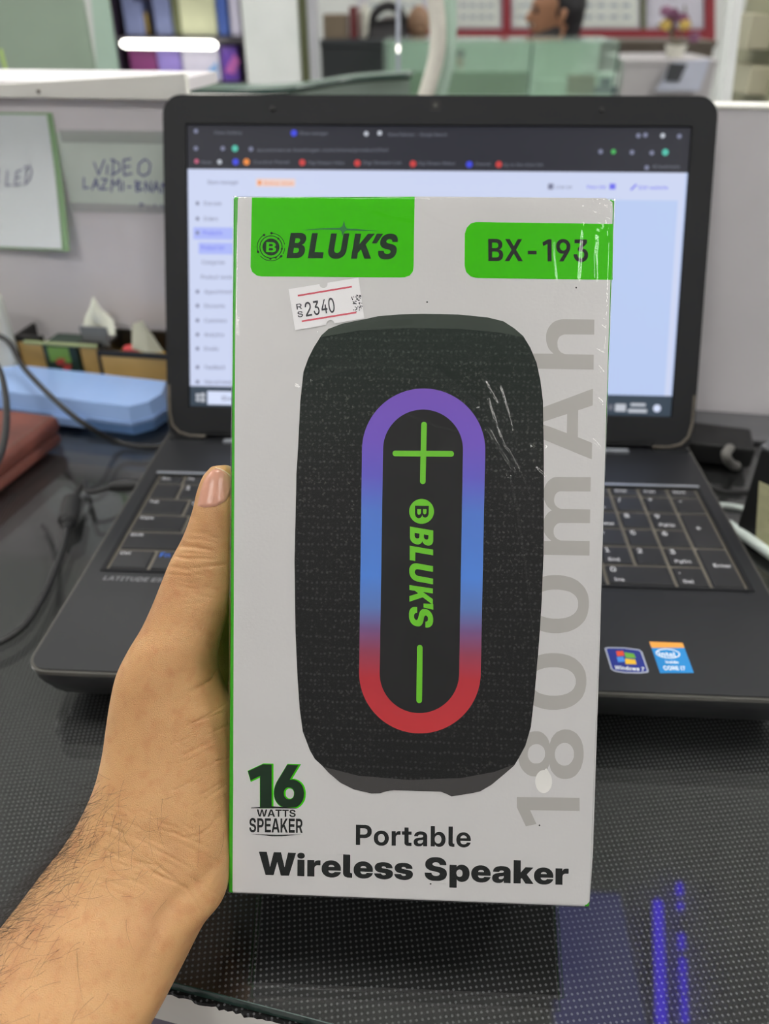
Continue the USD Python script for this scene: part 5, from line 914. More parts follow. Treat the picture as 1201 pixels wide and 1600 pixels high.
part(tb, 'flap', OF(facebox([(0, 0)] * 4, BO, EW, 1) if False else bx(uC + 1, 13.2, zb - 4, uC + 26, 15, zb + 14)), 'carton_grey', False, 'raised grey flap')
tg = []
for k in range(9):
    a = k / 8; tg.append([(uC + 2 + 30 * a, 17 + 2 * math.sin(5 * a), zb + 10 - 3 * a), (uC + 3 + 26 * a, 19 + 3 * math.sin(7 * a + 1), zb + 19 - 2 * a), (uC + 8 + 14 * a, 20 + 4 * math.cos(6 * a), zb + 30 - 10 * abs(a - 0.35)), (uC + 12 + 7 * a, 23, zb + 38 - 16 * abs(a - 0.3))])
tg = np.array(tg); f = []
for i in range(8):
    for j in range(3): q = i * 4 + j; f += [(q, q + 1, q + 5), (q, q + 5, q + 4)]
V_ = tg.reshape(-1, 3); V2 = V_ + np.array([0, 1.2, 0]); f = np.array(f)
part(tb, 'tissue', OF(trimesh.Trimesh(np.vstack([V_, V2]), np.vstack([f, f[:, ::-1] + len(V_)]), process=False)), 'tissue', True)
# odds and ends standing in the tray
plain('clear_plastic', (176, 176, 160), 0.2, coat=0.5); plain('red_plastic', (196, 60, 66), 0.4)
mid = lambda x, y, b: OF(trimesh.creation.icosphere(1, 1.0)) if False else np.array([*ou(x, y, b)[:1], b, ou(x, y, b)[1]])
a, b = mid(218, 508, 26), mid(252, 552, 14)
single('plastic_bag', OF(trimesh.convex.convex_hull(np.array([mid(206, 506, 22), mid(222, 500, 24), mid(256, 550, 16), mid(232, 552, 8), mid(206, 545, 9), mid(216, 505, 30), mid(250, 550, 24)]))), 'clear_plastic', 'small crumpled clear plastic bag in the organizer tray', 'bag', 30)
s = trimesh.creation.icosphere(2, 5.0); s.apply_scale([1.6, 1, 0.8]); s.apply_translation(mid(205, 546, 13)); single('eraser', OF(s), 'red_plastic', 'small red eraser in the organizer tray', 'eraser', True)
# clear blue plastic pencil case
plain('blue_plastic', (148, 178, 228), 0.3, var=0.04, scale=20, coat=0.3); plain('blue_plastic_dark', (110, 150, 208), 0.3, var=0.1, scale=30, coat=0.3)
ca = at_z(216, 684, DESK); cdir = np.array([-math.cos(math.radians(11.3)), math.sin(math.radians(11.3)), 0]); cb = np.cross([0, 0, 1], -cdir); cb = cb if cb[1] > 0 else -cb
CF = frame(ca, -cdir, cb) ; cl = 150.0; cw = 60.0; chh = 25.0
def hexbox(z0, z1, ins0, ins1):
    o0 = Polygon([(-cl, 0), (-4, 0), (9, 14), (12, 34), (3, cw), (-cl + 6, cw), (-cl - 14, cw - 14), (-cl - 16, 16)]); rr = []
    return trimesh.convex.convex_hull(np.vstack([[(*p, z) for p in o0.buffer(-i, join_style='mitre').exterior.coords[:-1]] for z, i in ((z0, ins0), (z1, ins1))]))
pc = thing('pencil_case', 'pale blue translucent plastic case lying left of the laptop', 'case', ca + cdir * 100 + cb * 35)
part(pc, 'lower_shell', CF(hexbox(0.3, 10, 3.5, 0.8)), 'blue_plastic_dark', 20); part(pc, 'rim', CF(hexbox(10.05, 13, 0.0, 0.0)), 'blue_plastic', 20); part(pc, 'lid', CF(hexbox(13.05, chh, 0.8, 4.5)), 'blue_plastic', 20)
part(pc, 'latch', CF(rbox(-75, -2.5, 4, -45, -0.2, 12, 0.8)), 'blue_plastic', 20)
# brown leather wallet bag
mat('leather', {'g': ('texture_coordinate', {}), 'n': ('noise_texture', {'scale': 30.0, 'detail': 4.0}), 'r': ('rgb_ramp', {'ramp': [(0.3, tuple(lin((96, 52, 45)))), (0.7, tuple(lin((130, 73, 62))))]}), 'v': ('voronoi_texture', {'scale': 700.0}), 'b': ('bump', {'strength': 0.35, 'distance': 0.0006}), 'p': ('principled_bsdf', {'roughness': 0.5})},
    [('g.object', 'n.vector'), ('n.fac', 'r.fac'), ('r.color', 'p.base_color'), ('g.object', 'v.vector'), ('v.distance', 'b.height'), ('b.normal', 'p.normal')])
w0 = at_z(104, 690, DESK); w1 = at_z(-10, 782, DESK); wd = (w1 - w0) / np.linalg.norm(w1 - w0); wn = np.cross(wd, [0, 0, 1.0]); wn = wn if wn[0] < 0 else -wn
WF = frame(w0, wd, wn, (0, 0, 1)); wl = np.linalg.norm(w1 - w0) + 60
wt = thing('wallet', 'brown leather wallet lying at the left edge of the desk', 'wallet', w0 + wd * 60 + wn * 50)
part(wt, 'lower_cover', WF(rbox(2, 1, 0.3, wl, 110, 10, 3.5, 12)), 'leather', 40); part(wt, 'upper_cover', WF(rbox(0, 0, 10.3, wl, 112, 24, 5, 12)), 'leather', 40)
stt = [bx(6 + 5.2 * k, 4.2, 23.95, 9 + 5.2 * k, 4.9, 24.25) for k in range(int((wl - 12) / 5.2))]
part(wt, 'stitching', [WF(m_) for m_ in stt], 'worn_rim', False, kind='stuff')
# white adapter box at the left edge, and its cable
plain('white_plastic', (226, 226, 216), 0.4, var=0.02)
wa = at_z(38, 612, DESK); ztop = at_y(22, 465, wa[1])[2]
single('adapter_box', frame(wa, (0.985, -0.17, 0), (0.17, 0.985, 0))(rbox(-60, 0, 0.3, -2, 12, ztop - DESK, 4, 12)), 'white_plastic', 'tall white plastic adapter at the left edge before the partition', 'adapter', 40)
def cable(name, pts, r, label, m='black_rubber', n=9): return single(name, tube(spline(pts, n), r, 10), m, label, 'cable', True)
def dz(x, y, h): return at_z(x, y, DESK + h)
cable('cable', [dz(-30, 522, 60), dz(-2, 525, 60), dz(16, 537, 58), dz(34, 570, 46), dz(62, 602, 40), dz(100, 638, 36), dz(140, 668, 24), dz(180, 689, 6), dz(225, 698, 2.4), dz(272, 693, 2.4), dz(330, 672, 2.4)], 2.2, 'black cable looping from the left edge to behind the laptop')
cable('cable', [dz(-14, 560, 75), dz(0, 580, 74), dz(9, 620, 72), dz(10, 660, 70), dz(4, 700, 68), dz(-14, 745, 66)], 2.1, 'short black cable crossing the brown wallet at the left edge')
pl = thing('power_lead', 'black charger lead with a thick plug, plugged into the left of the laptop', 'cable', dz(110, 800, 0))
pl_p = [np.array([-1.5, 190, -13.0]), np.array([-12, 189, -13.0]), dz(165, 733, 8), dz(142, 741, 6), dz(124, 762, 5), dz(116, 785, 5)]
part(pl, 'plug', tube([np.array([-1.0, 190, -13.0]), np.array([-22, 188.0, -13.5]), np.array([-27, 187.0, -13.8])], [4.2, 4.2, 3.0], 14), 'black_rubber', 40)
part(pl, 'cord', tube(spline([np.array([-26, 187, -13.8]), np.array([-40, 181, -15.0]), dz(132, 752, 7), dz(120, 772, 6), dz(114, 790, 5.6)], 8), 1.9, 10), 'black_rubber', True)
f0, f1 = dz(113, 783, 6.6), dz(106, 815, 6.2); fd = (f1 - f0) / np.linalg.norm(f1 - f0)
part(pl, 'ferrite', tube([f0 - fd * 1, f0, f1, f1 + fd * 1.5], [5.5, 6.4, 6.4, 5.0], 16), 'black_rubber', 40, 'thick cylindrical filter on the lead')
part(pl, 'strain_relief', tube([f1 + fd * 1.5, f1 + fd * 3, f1 + fd * 3.4, f1 + fd * 5, f1 + fd * 5.4, f1 + fd * 8], [4.6, 4.4, 3.6, 4.0, 3.2, 2.8], 12), 'black_rubber', 40)
part(pl, 'cord', tube(spline([f1 + fd * 6, dz(99, 850, 3.5), dz(86, 890, 2.3), dz(66, 935, 2.2), dz(40, 975, 2.2), dz(0, 1003, 2.2), dz(-60, 1020, 2.2)], 8), 2.1, 10), 'black_rubber', True)
# right side: charger brick under the trunk, black stand box, white stylus
br = [at_z(1080, 722, DESK), at_z(1172, 734, DESK)]; bdv = br[1] - br[0]; bdv[2] = 0; bdv /= np.linalg.norm(bdv); bn = np.array([-bdv[1], bdv[0], 0]); bl0 = np.linalg.norm(br[1] - br[0])
single('charger_brick', frame(br[0], bdv, bn)(rbox(-14, 0, 0.3, bl0, 36, 17, 2.5)), 'matte_black', 'black charger brick behind the right rear corner of the laptop', 'charger', 40)
plain('box_top_grey', (84, 84, 88), 0.5, var=0.04); plain('banknote_paper', (176, 172, 138), 0.7, var=0.12, scale=120); plain('stylus_white', (214, 224, 218), 0.35); plain('grey_rubber', (110, 108, 104), 0.5)
k0 = at_z(1146, 838, DESK); kd = at_z(1240, 884, DESK) - k0; kd[2] = 0; kd /= np.linalg.norm(kd); kn = np.array([-kd[1], kd[0], 0]); KF = frame(k0, kd, kn); kh = at_y(1148, 702, k0[1])[2] - DESK
sb = thing('stand_box', 'black box with a grey lid and pale paper strip, right edge of the desk', 'box', k0 + kd * 40 + kn * 30)
part(sb, 'body', KF(rbox(0, 0, 0.3, 110, 66, kh, 1.2)), 'matte_black', 30); part(sb, 'lid', KF(rbox(-1, -1, kh + 0.05, 111, 67, kh + 4, 1.8, 12)), 'box_top_grey', 40)
pk = np.array(onface([(1186, 752), (1201, 760), (1201, 862), (1180, 850)], k0 - kn * 0.2, kn)); 
part(sb, 'paper_strip', trimesh.convex.convex_hull(np.vstack([pk, pk - kn * 0.5, pk[1:3] + kd * 30, pk[1:3] + kd * 30 - kn * 0.5])), 'banknote_paper', False, 'pale greenish printed paper strip')
s0, s1 = dz(1137, 819, 5), dz(1215, 874, 5); 
st = thing('stylus', 'white round stick lying on the desk right of the keypad', 'stylus', (s0 + s1) / 2 * [1, 1, 0] + [0, 0, DESK])
sdv = (s1 - s0) / np.linalg.norm(s1 - s0); part(st, 'barrel', tube([s0 - sdv * 0.3, s0, s1 + sdv * 60], [3.0, 3.4, 3.4], 14), 'stylus_white', 40); part(st, 'tip', tube([s0 - sdv * 2.5, s0 - sdv * 0.4], [2.2, 3.2], 12), 'white_plastic', 40)
cable('cable', [dz(1114, 788, 2.2), dz(1126, 789, 2.2), dz(1150, 792, 2.2), dz(1185, 800, 2.2)], 2.0, 'short white cable end right of the function keys', 'stylus_white')
cable('cable', [dz(1088, 742, 2), dz(1105, 757, 2), dz(1125, 767, 2), dz(1150, 770, 2), dz(1190, 768, 2)], 1.8, 'thin black cable curving from the laptop under the stand box')
cable('cable', [dz(1140, 700, 26), dz(1134, 708, 26), dz(1136, 718, 22), dz(1143, 726, 12), dz(1150, 728, 4)], 3.4, 'thick grey cable bend beside the stand box', 'grey_rubber')

# ------------------------------------------------------------------ the shop beyond the partition
def slab(px, Y, depth, dz=(0, 0)):
    """A solid whose face towards us has the outline px at the distance Y, and which goes back by depth."""
    q = np.array([at_y(x, y, Y) for x, y in px]); v = np.vstack([q, q + np.array([0, depth, 0])])
    pl = Polygon(q[:, [0, 2]]); t = extrude(pl, 0, depth)
    return _mapped(t, lambda w: np.stack([w[:, 0], Y + w[:, 2], w[:, 1]], 1))
def rect(x0, y0, x1, y1, Y, depth): return slab([(x0, y0), (x1, y0), (x1, y1), (x0, y1)], Y, depth)
def tofloor(x0, y0, x1, Y, depth):
    a, b = at_y(x0, y0, Y), at_y(x1, y0, Y); return bx(a[0], Y, ZF + 0.5, b[0], Y + depth, a[2])
for nm, c, r in (('mint_panel', (206, 218, 209), 0.4), ('counter_glass', (112, 136, 122), 0.3), ('counter_front', (128, 142, 134), 0.4), ('pillar_white', (248, 252, 250), 0.5), ('olive_edge', (96, 100, 70), 0.5), ('alu', (190, 190, 196), 0.35), ('frost_green', (160, 178, 160), 0.3), ('frost_pale', (182, 208, 192), 0.25), ('edge_lime', (190, 220, 120), 0.3),
                 ('dark_grey', (64, 66, 70), 0.5), ('dark_violet', (58, 48, 66), 0.5), ('pack_blue', (104, 112, 150), 0.5), ('pack_magenta', (130, 60, 116), 0.4), ('pack_lilac', (150, 132, 210), 0.4), ('pack_white', (214, 210, 232), 0.4), ('pack_sky', (124, 176, 234), 0.4), ('pack_pink', (200, 110, 190), 0.4), ('pack_violet', (112, 74, 180), 0.4), ('yellow_plastic', (190, 160, 70), 0.4), ('khaki', (190, 192, 160), 0.6), ('pack_deep_blue', (70, 96, 170), 0.4),
                 ('shelf_dark', (66, 62, 70), 0.5), ('tan', (150, 132, 112), 0.6), ('dark_red', (120, 50, 54), 0.5), ('bag_black', (44, 42, 44), 0.6), ('bag_lining', (150, 142, 140), 0.7), ('pouch_brown', (150, 116, 92), 0.6), ('paper_cool', (190, 194, 210), 0.6), ('frame_red', (140, 44, 54), 0.5), ('notice_white', (206, 210, 204), 0.6), ('notice_ink', (150, 160, 172), 0.6), ('notice_cold', (196, 194, 206), 0.6), ('turf', (66, 124, 44), 0.8), ('counter_grey', (178, 174, 176), 0.5), ('counter_brown', (92, 82, 72), 0.5), ('vase_white', (220, 218, 206), 0.4), ('petal', (130, 84, 112), 0.6), ('petal_yellow', (190, 160, 80), 0.6), ('stem', (110, 104, 84), 0.7), ('beige_panel', (158, 156, 130), 0.5), ('beige_box', (186, 182, 158), 0.5),
                 ('hair_black', (34, 32, 36), 0.6), ('skin_far', (178, 128, 98), 0.55), ('beard', (58, 52, 52), 0.7), ('shirt_grey', (84, 84, 92), 0.8), ('machine_white', (222, 230, 224), 0.4), ('machine_blue', (60, 74, 96), 0.5)): plain(nm, c, r, var=0.05, scale=12)
pane('show_glass', (0.86, 0.95, 0.89), 0.03, 0.06, haze=(0.16, (0.62, 0.74, 0.67)))
glow('tube_white', (255, 252, 240), 7.0)
glow('dot_white', (255, 250, 240), 3.0)
plain('warm_tube', (222, 218, 208), 0.3)

# curved glass counter in front of the shop floor
cpx = [(292, 139.5), (330, 140), (400, 140), (455, 136), (500, 129), (540, 122.5), (590, 118), (640, 115)]
ce = np.array([at_z(x, y, 173.0) for x, y in cpx]); cs = spline(ce, 5)
gc = thing('glass_counter', 'curved pale green glass counter with a dark green edge, behind the laptop lid', 'counter', [ce[:, 0].mean(), ce[:, 1].mean() + 200, ZF])
low = [tuple(p[:2]) for p in cs]; back = [(p[0] + 4, p[1] + 75) for p in cs[::-1]]
part(gc, 'glass_top', extrude(Polygon(low + [tuple(b_) for b_ in back]).buffer(0), 167, 173), 'counter_glass', False)
part(gc, 'top_edge', tube(cs + [0, -2.5, -3], 4.0, 8), 'glass_rim_green' if 'glass_rim_green' in MATS else 'glass_edge', True, 'dark green glass edge')
part(gc, 'front_panel', extrude(Polygon(low + [(p[0], p[1] + 12) for p in cs[::-1]]).buffer(0), ZF + 1, 166.8), 'counter_front', False)
# white pillar and the door frame next to it
pr = thing('pillar', 'white square pillar behind the counter, left of the metal door frame', 'pillar', [*at_y(425, 130, 1700)[:2], ZF])
q = [at_y(x, 60, 1700)[0] for x in (381, 467)]; part(pr, 'shaft', bx(q[0], 1700, ZF + .5, q[1], 1850, ZC - 1), 'pillar_white', False)
q = [at_y(x, 60, 1695)[0] for x in (468, 480)]; part(pr, 'edge_strip', bx(q[0], 1700, ZF + .5, q[1], 1760, ZC - 1), 'olive_edge', False, 'olive edge strip')
q = [at_y(x, 60, 1690)[0] for x in (481.5, 496)]; single('door_frame', rbox(q[0], 1690, ZF + .5, q[1], 1730, ZC - 1, 3), 'alu', 'slim grey metal door frame right of the white pillar', 'door frame', 30)
# pale green glass door leaf at the left
gd = thing('glass_door', 'greyish green frosted glass door at the upper left', 'door', [*at_y(60, 105, 900)[:2], ZF])
q = [at_y(x, 50, 900)[0] for x in (-420, 137)]; part(gd, 'leaf', bx(q[0], 900, ZF + 2, q[1], 908, 430), 'frost_green', False)
a_ = np.array([at_y(x, y, 880) for x, y in ((139, -40), (162, -40), (184, 112), (152, 112))]); a2 = a_.copy(); dn_ = a_[3] - a_[0], a_[2] - a_[1]; a_[3] += dn_[0] * 1.6; a_[2] += dn_[1] * 1.6; a_[0] -= dn_[0] * 1.5; a_[1] -= dn_[1] * 1.5
part(gd, 'edge_panel', trimesh.convex.convex_hull(np.vstack([a_, a_ + [0, 8, 0]])), 'frost_pale', False, 'paler slanting glass edge panel')
part(gd, 'handle_edge', tube([at_y(0, 76, 860), at_y(9, 108, 860)], 2.2, 8), 'edge_lime', True, 'thin lime edge')

# lit product shelf with a tube lamp
sx0, sx1 = at_y(166, 50, 2250)[0], at_y(382, 50, 2250)[0]
sh_ = thing('product_shelf', 'dark shelf unit of bright cartons behind the tube lamp', 'shelf', [(sx0 + sx1) / 2, 2350, ZF])
part(sh_, 'back_board', bx(sx0, 2460, ZF + .5, sx1, 2475, 1300), 'dark_violet', False); part(sh_, 'side_board', bx(sx0, 2250, ZF + .5, sx0 + 24, 2459, 1300), 'dark_violet', False); part(sh_, 'side_board', bx(sx1 - 10, 2250, ZF + .5, sx1, 2459, 1300), 'shelf_dark', False)
z1 = at_y(260, 57, 2250)[2]; z0 = at_y(260, 128, 2250)[2]
part(sh_, 'shelf', bx(sx0 + 25, 2250, z1 - 16, sx1 - 11, 2459, z1), 'shelf_dark', False); part(sh_, 'shelf', bx(sx0 + 25, 2250, z0 - 20, sx1 - 11, 2459, z0), 'shelf_dark', False)
l0, l1 = at_y(197, 68.5, 2215), at_y(331, 70.5, 2215)
tl = thing('tube_lamp', 'glowing white tube lamp in front of the product shelf', 'light', (l0 + l1) / 2)
part(tl, 'tube', tube([l0 - [14, 0, 0], l0 - [8, 0, 0], l0, l1, l1 + [8, 0, 0], l1 + [14, 0, 0]], [5, 9, 11, 11, 9, 5], 14), 'tube_white', True); part(tl, 'holder', bx(l0[0], 2236, l0[2] - 10, l1[0], 2248, l0[2] + 10), 'lamp_frame', False)
def carton(name, x0, x1, ytop, zb_, m, lab, Y=2270, dep=90, extra=None):
    a, b = at_y(x0, ytop, Y), at_y(x1, ytop, Y)
    return single(name, rbox(a[0], Y, zb_ + 0.4, b[0], Y + dep, a[2], 2), m, lab, 'carton', 30)
carton('carton', 199, 241, 72, z0, 'pack_magenta', 'dark magenta carton at the left under the tube lamp'); carton('carton', 243, 279, 72, z0, 'pack_lilac', 'lilac carton under the middle of the tube lamp')
wcx = thing('carton', 'white carton with a light blue corner under the right of the tube lamp', 'carton', [at_y(310, 100, 2270)[0], 2310, z0])
a, b = at_y(282, 72, 2270), at_y(340, 72, 2270); part(wcx, 'body', rbox(a[0], 2270, z0 + .4, b[0], 2360, a[2], 2), 'pack_white'); part(wcx, 'print', slab([(312, 124), (339, 96), (339, 124)], 2268, 1.6), 'pack_sky', False, 'light blue corner print')
pkx = thing('carton', 'violet and pink carton right of the tube lamp', 'carton', [at_y(360, 100, 2240)[0], 2280, z0])
a, b = at_y(343.5, 72, 2268), at_y(376, 72, 2268); part(pkx, 'body', rbox(a[0], 2270, z0 + .4, b[0] - 12, 2350, a[2], 2), 'pack_violet'); part(pkx, 'print', slab([(350, 112), (366, 84), (374, 96), (366, 116)], 2268, 1.6), 'pack_pink', False, 'pink print')
for x0, x1, yt, m, lab in ((184, 203, -30, 'pack_blue', 'blue grey blister pack at the left end of the upper shelf'), (205, 219, 2, 'pack_blue', 'low blue grey blister pack left of the yellow bottle'), (234, 261, -20, 'pack_blue', 'blue grey blister pack right of the yellow bottle'), (262.5, 272, -30, 'olive_edge', 'slim olive carton on the upper shelf'), (274, 331, -30, 'khaki', 'wide pale khaki carton on the upper shelf'), (333.5, 350, -30, 'pack_deep_blue', 'deep blue carton on the upper shelf'), (354, 371, -30, 'pack_white', 'whitish carton at the right end of the upper shelf')):
    carton('blister_pack' if m == 'pack_blue' else 'carton', x0, x1, yt, z1, m, lab)
c = at_y(226, 56, 2290); single('bottle', lathe([(12, 0.4), (15, 4), (15, 48), (9, 60), (7, 62), (7, 74), (0.5, 75)], [c[0], 2300, z1], 16), 'yellow_plastic', 'yellow plastic bottle on the upper product shelf', 'bottle', 40)

# dim sales counter right of the door frame
zk = at_y(570, 62, 2700)[2]; q = [at_y(x, 62, 2700)[0] for x in (500, 668)]
dc = thing('sales_counter', 'dark grey sales counter right of the metal door frame', 'counter', [(q[0] + q[1]) / 2, 2900, ZF])
part(dc, 'body', bx(q[0], 2706, ZF + .5, q[1], 3050, zk - 22), 'dark_grey', False); part(dc, 'top', rbox(q[0] - 8, 2700, zk - 21.8, q[1] + 8, 3060, zk, 3), 'dark_grey', 30)
a = at_y(568, 104, 2350); single('paper_pile', _mapped(extrude(Polygon([(0, 0), (90, 8), (84, 100), (-14, 92)]), 0, 26), lambda v: v + np.array([a[0] - 20, 2360, at_y(568, 113, 2350)[2] - 4 + 0])), 'paper_cool', 'bluish white paper pile before the dark counter', 'paper', False) if False else None
def on_counter(px_, Y=2740): return at_y(px_, 62, Y)[0]
bag = thing('handbag', 'black handbag with a pale lining on the dark counter', 'bag', [on_counter(605), 2790, zk])
c = np.array([on_counter(605), 2790, zk]); ring_ = [(c + [62 * math.cos(t), 0, 8 + 84 * max(math.sin(t), 0) ** 0.9]) for t in np.linspace(0.05, math.pi - 0.05, 14)]
part(bag, 'body', trimesh.convex.convex_hull(np.vstack([c + [-70, -40, 1], c + [70, -40, 1], c + [70, 50, 1], c + [-70, 50, 1], c + [-45, 0, 52], c + [50, 0, 56], c + [-45, 30, 52], c + [50, 30, 56]])), 'bag_black', 40); part(bag, 'handle', tube(ring_, 14, 10), 'bag_black', True); part(bag, 'lining', trimesh.convex.convex_hull(np.vstack([c + [-26, -14, 53], c + [30, -14, 56], c + [22, 10, 66], c + [-14, 10, 64]])), 'bag_lining', False, 'pale lining in the opening')
s = trimesh.creation.icosphere(3, 1.0); s.apply_scale([38, 34, 50]); s.vertices[:, 2] = np.maximum(s.vertices[:, 2], -44); s.apply_translation([on_counter(653), 2790, zk + 44.4]); single('pouch', s, 'pouch_brown', 'rounded brown pouch on the dark counter, right of the black handbag', 'pouch', True)
for x0, x1, yt, m, nm, lab in ((504, 541, 22, 'tan', 'carton', 'tan carton at the left on the dark counter'), (545, 556, 10, 'dark_red', 'carton', 'slim dark red carton on the dark counter')):
    a, b = at_y(x0, yt, 2750), at_y(x1, yt, 2750); single(nm, rbox(a[0], 2750, zk + .4, b[0], 2830, a[2], 3), m, lab, 'carton', 30)
c = at_y(569, 62, 2780); single('bottle', lathe([(16, 0.4), (20, 6), (20, 60), (16, 84), (8, 92), (8, 104), (0.5, 105)], [c[0], 2790, zk], 18), 'vase_white', 'white bottle on the dark counter', 'bottle', 40)
# curved tubes of the counter's end and a slim glass edge with a bright knob
def rod(px_, Y, r, nm, m, lab, cat):
    p = spline([at_y(x, y, Y) for x, y in px_], 6); return single(nm, tube(p, r, 14), m, lab, cat, True)
rod([(676, -60), (680, 0), (684, 45), (682, 85), (673, 122), (660, 165), (640, 230)], 1000, 11.5, 'handrail', 'warm_tube', 'bent pale steel tube rising behind the laptop lid', 'handrail')
rod([(700, -60), (703, 0), (704, 50), (700, 95), (692, 135), (682, 180), (668, 240)], 1020, 8.5, 'glass_rod', 'frost_pale', 'bent greenish glass edge beside the pale steel tube', 'glass edge')
rod([(622, -60), (622, 0), (622, 150), (622, 240)], 1150, 3.2, 'glass_rod', 'paper_cool', 'slim upright bluish glass edge with a bright knob', 'glass edge')
s = trimesh.creation.icosphere(2, 3.0); s.apply_scale([1, 1, 1.9]); s.apply_translation(at_y(622, 76, 1140)); single('knob', s, 'dot_white', 'small bright indicator lamp on the slim glass edge', 'light', True)

# notice boards with red frames on the back wall
nb = thing('notice_board', 'wide red framed notice board with white sheets on the back wall', 'notice board', [at_y(900, 40, Y1 - 30)[0], Y1 - 12, 200])
def bw(x0, y0, x1, y1, Y, d): return rect(x0, y0, x1, y1, Y, d)
YB = Y1 - 22
part(nb, 'backing', bw(560, -160, 1116, 60, Y1 - 14, 13), 'notice_cold', False)
part(nb, 'rail', bw(560, 46, 1117, 63, YB - 6, 20), 'frame_red', False); part(nb, 'rail', bw(560, -170, 1117, -154, YB - 6, 20), 'frame_red', False)
part(nb, 'stile', bw(1101, -154, 1117, 46, YB - 6, 20), 'frame_red', False); part(nb, 'stile', bw(785, -154, 798, 46, YB - 6, 20), 'frame_red', False); part(nb, 'mullion', bw(1001, -154, 1009, 46, YB - 4, 18), 'olive_edge', False, 'olive divider')
for x0, x1 in ((700, 780), (802, 836), (838, 884), (888, 996), (1014, 1096), (575, 660)):
    st_ = part(nb, 'sheet', bw(x0, -120, x1, 42, YB, 4), 'notice_white' if x0 < 1000 else 'notice_cold', False)
    if x0 < 1000:
        rows_ = [bw(x0 + 6 + k * (x1 - x0 - 10) / 5, yy, x0 + 6 + (k + 0.6) * (x1 - x0 - 10) / 5, yy + 5, YB - 1.2, 1) for yy in (-100, -60, -20, 6, 24) for k in range(5)]
        part(st_, 'print_marks', rows_, 'notice_ink', False, kind='stuff')
# glass showcase with a strip of artificial turf
YS = 2400; zs = at_y(830, 64, YS)[2]; q = [at_y(x, 64, YS)[0] for x in (598, 832, 968)]
sc_ = thing('showcase', 'green tinted glass showcase below the red framed notice board', 'showcase', [(q[0] + q[2]) / 2, YS + 150, ZF])
part(sc_, 'base', bx(q[0], YS, ZF + .5, q[2], YS + 300, at_y(830, 150, YS)[2]), 'mint_panel', False)
zb2 = at_y(830, 150, YS)[2]
part(sc_, 'back_panel', bx(q[0], YS + 292, zb2 + .3, q[2], YS + 300, zs - 4), 'mint_panel', False)
part(sc_, 'glass_pane', bx(q[0], YS, zb2 + .3, q[1] - 2, YS + 5, zs - 4), 'show_glass', False); part(sc_, 'glass_pane', bx(q[1] + 2, YS, zb2 + .3, q[2], YS + 5, zs - 4), 'show_glass', False)
part(sc_, 'glass_top', bx(q[0], YS, zs - 3.8, q[2], YS + 300, zs), 'show_glass', False); part(sc_, 'post', bx(q[1] - 1.8, YS - 1, zb2 + .3, q[1] + 1.8, YS + 6, zs - 4), 'glass_edge', False); part(sc_, 'post', bx(q[2] + .2, YS - 1, zb2 + .3, q[2] + 4, YS + 6, zs - 4), 'glass_edge', False)
part(sc_, 'turf_strip', bx(q[0] + 4, YS + 8, zb2 + .4, q[1] - 4, YS + 26, at_y(760, 113, YS + 8)[2]), 'turf', False, 'strip of green artificial turf')
def inside(nm, x0, y0, x1, y1, m, lab, cat, Y=YS + 40, d=40):
    a, b = at_y(x0, y0, Y), at_y(x1, y1, Y); single(nm, rbox(a[0], Y, zb2 + .5, b[0], Y + d, a[2], 3), m, lab, cat, 30)
inside('card_stack', 838, 124, 884, 150, 'machine_white', 'white card stack in the showcase', 'cards'); inside('carton', 888, 118, 928, 150, 'tan', 'tan carton in the showcase between the white things', 'carton')
cx_ = thing('card_machine', 'white card machine with a dark display in the showcase', 'machine', [at_y(948, 130, YS + 40)[0], YS + 60, zb2])
a, b = at_y(930, 114, YS + 40), at_y(964, 138, YS + 40); part(cx_, 'body', rbox(a[0], YS + 40, zb2 + .5, b[0], YS + 90, a[2], 4), 'machine_white'); part(cx_, 'display', bx(a[0] + 16, YS + 38.4, a[2] - 34, b[0] - 22, YS + 39.8, a[2] - 12), 'machine_blue', False); part(cx_, 'keypad', bx(a[0] + 2, YS + 38.4, zb2 + 4, b[0] - 2, YS + 39.8, zb2 + 22), 'machine_blue', False)
# little figure in the showcase
c = at_y(718, 110, YS + 60); fz_ = at_y(718, 113, YS + 8)[2]
fg = thing('figurine', 'tiny dark haired figurine behind the turf strip in the showcase', 'figurine', [c[0], YS + 60, zb2])
s = trimesh.creation.icosphere(2, 13); s.apply_scale([.85, .9, 1.15]); s.apply_translation([c[0], YS + 60, at_y(718, 97, YS + 60)[2]]); part(fg, 'head', s, 'skin_far', True)
s = trimesh.creation.icosphere(2, 15); s.apply_scale([.95, .95, .8]); s.apply_translation([c[0] + 1, YS + 64, at_y(718, 84, YS + 60)[2]]); part(fg, 'hair', s, 'hair_black', True)
part(fg, 'body', lathe([(20, 0.5), (24, 10), (17, at_y(718, 110, YS + 60)[2] - zb2), (6, at_y(718, 104, YS + 60)[2] - zb2)], [c[0], YS + 60, zb2], 16), 'vase_white', 40)

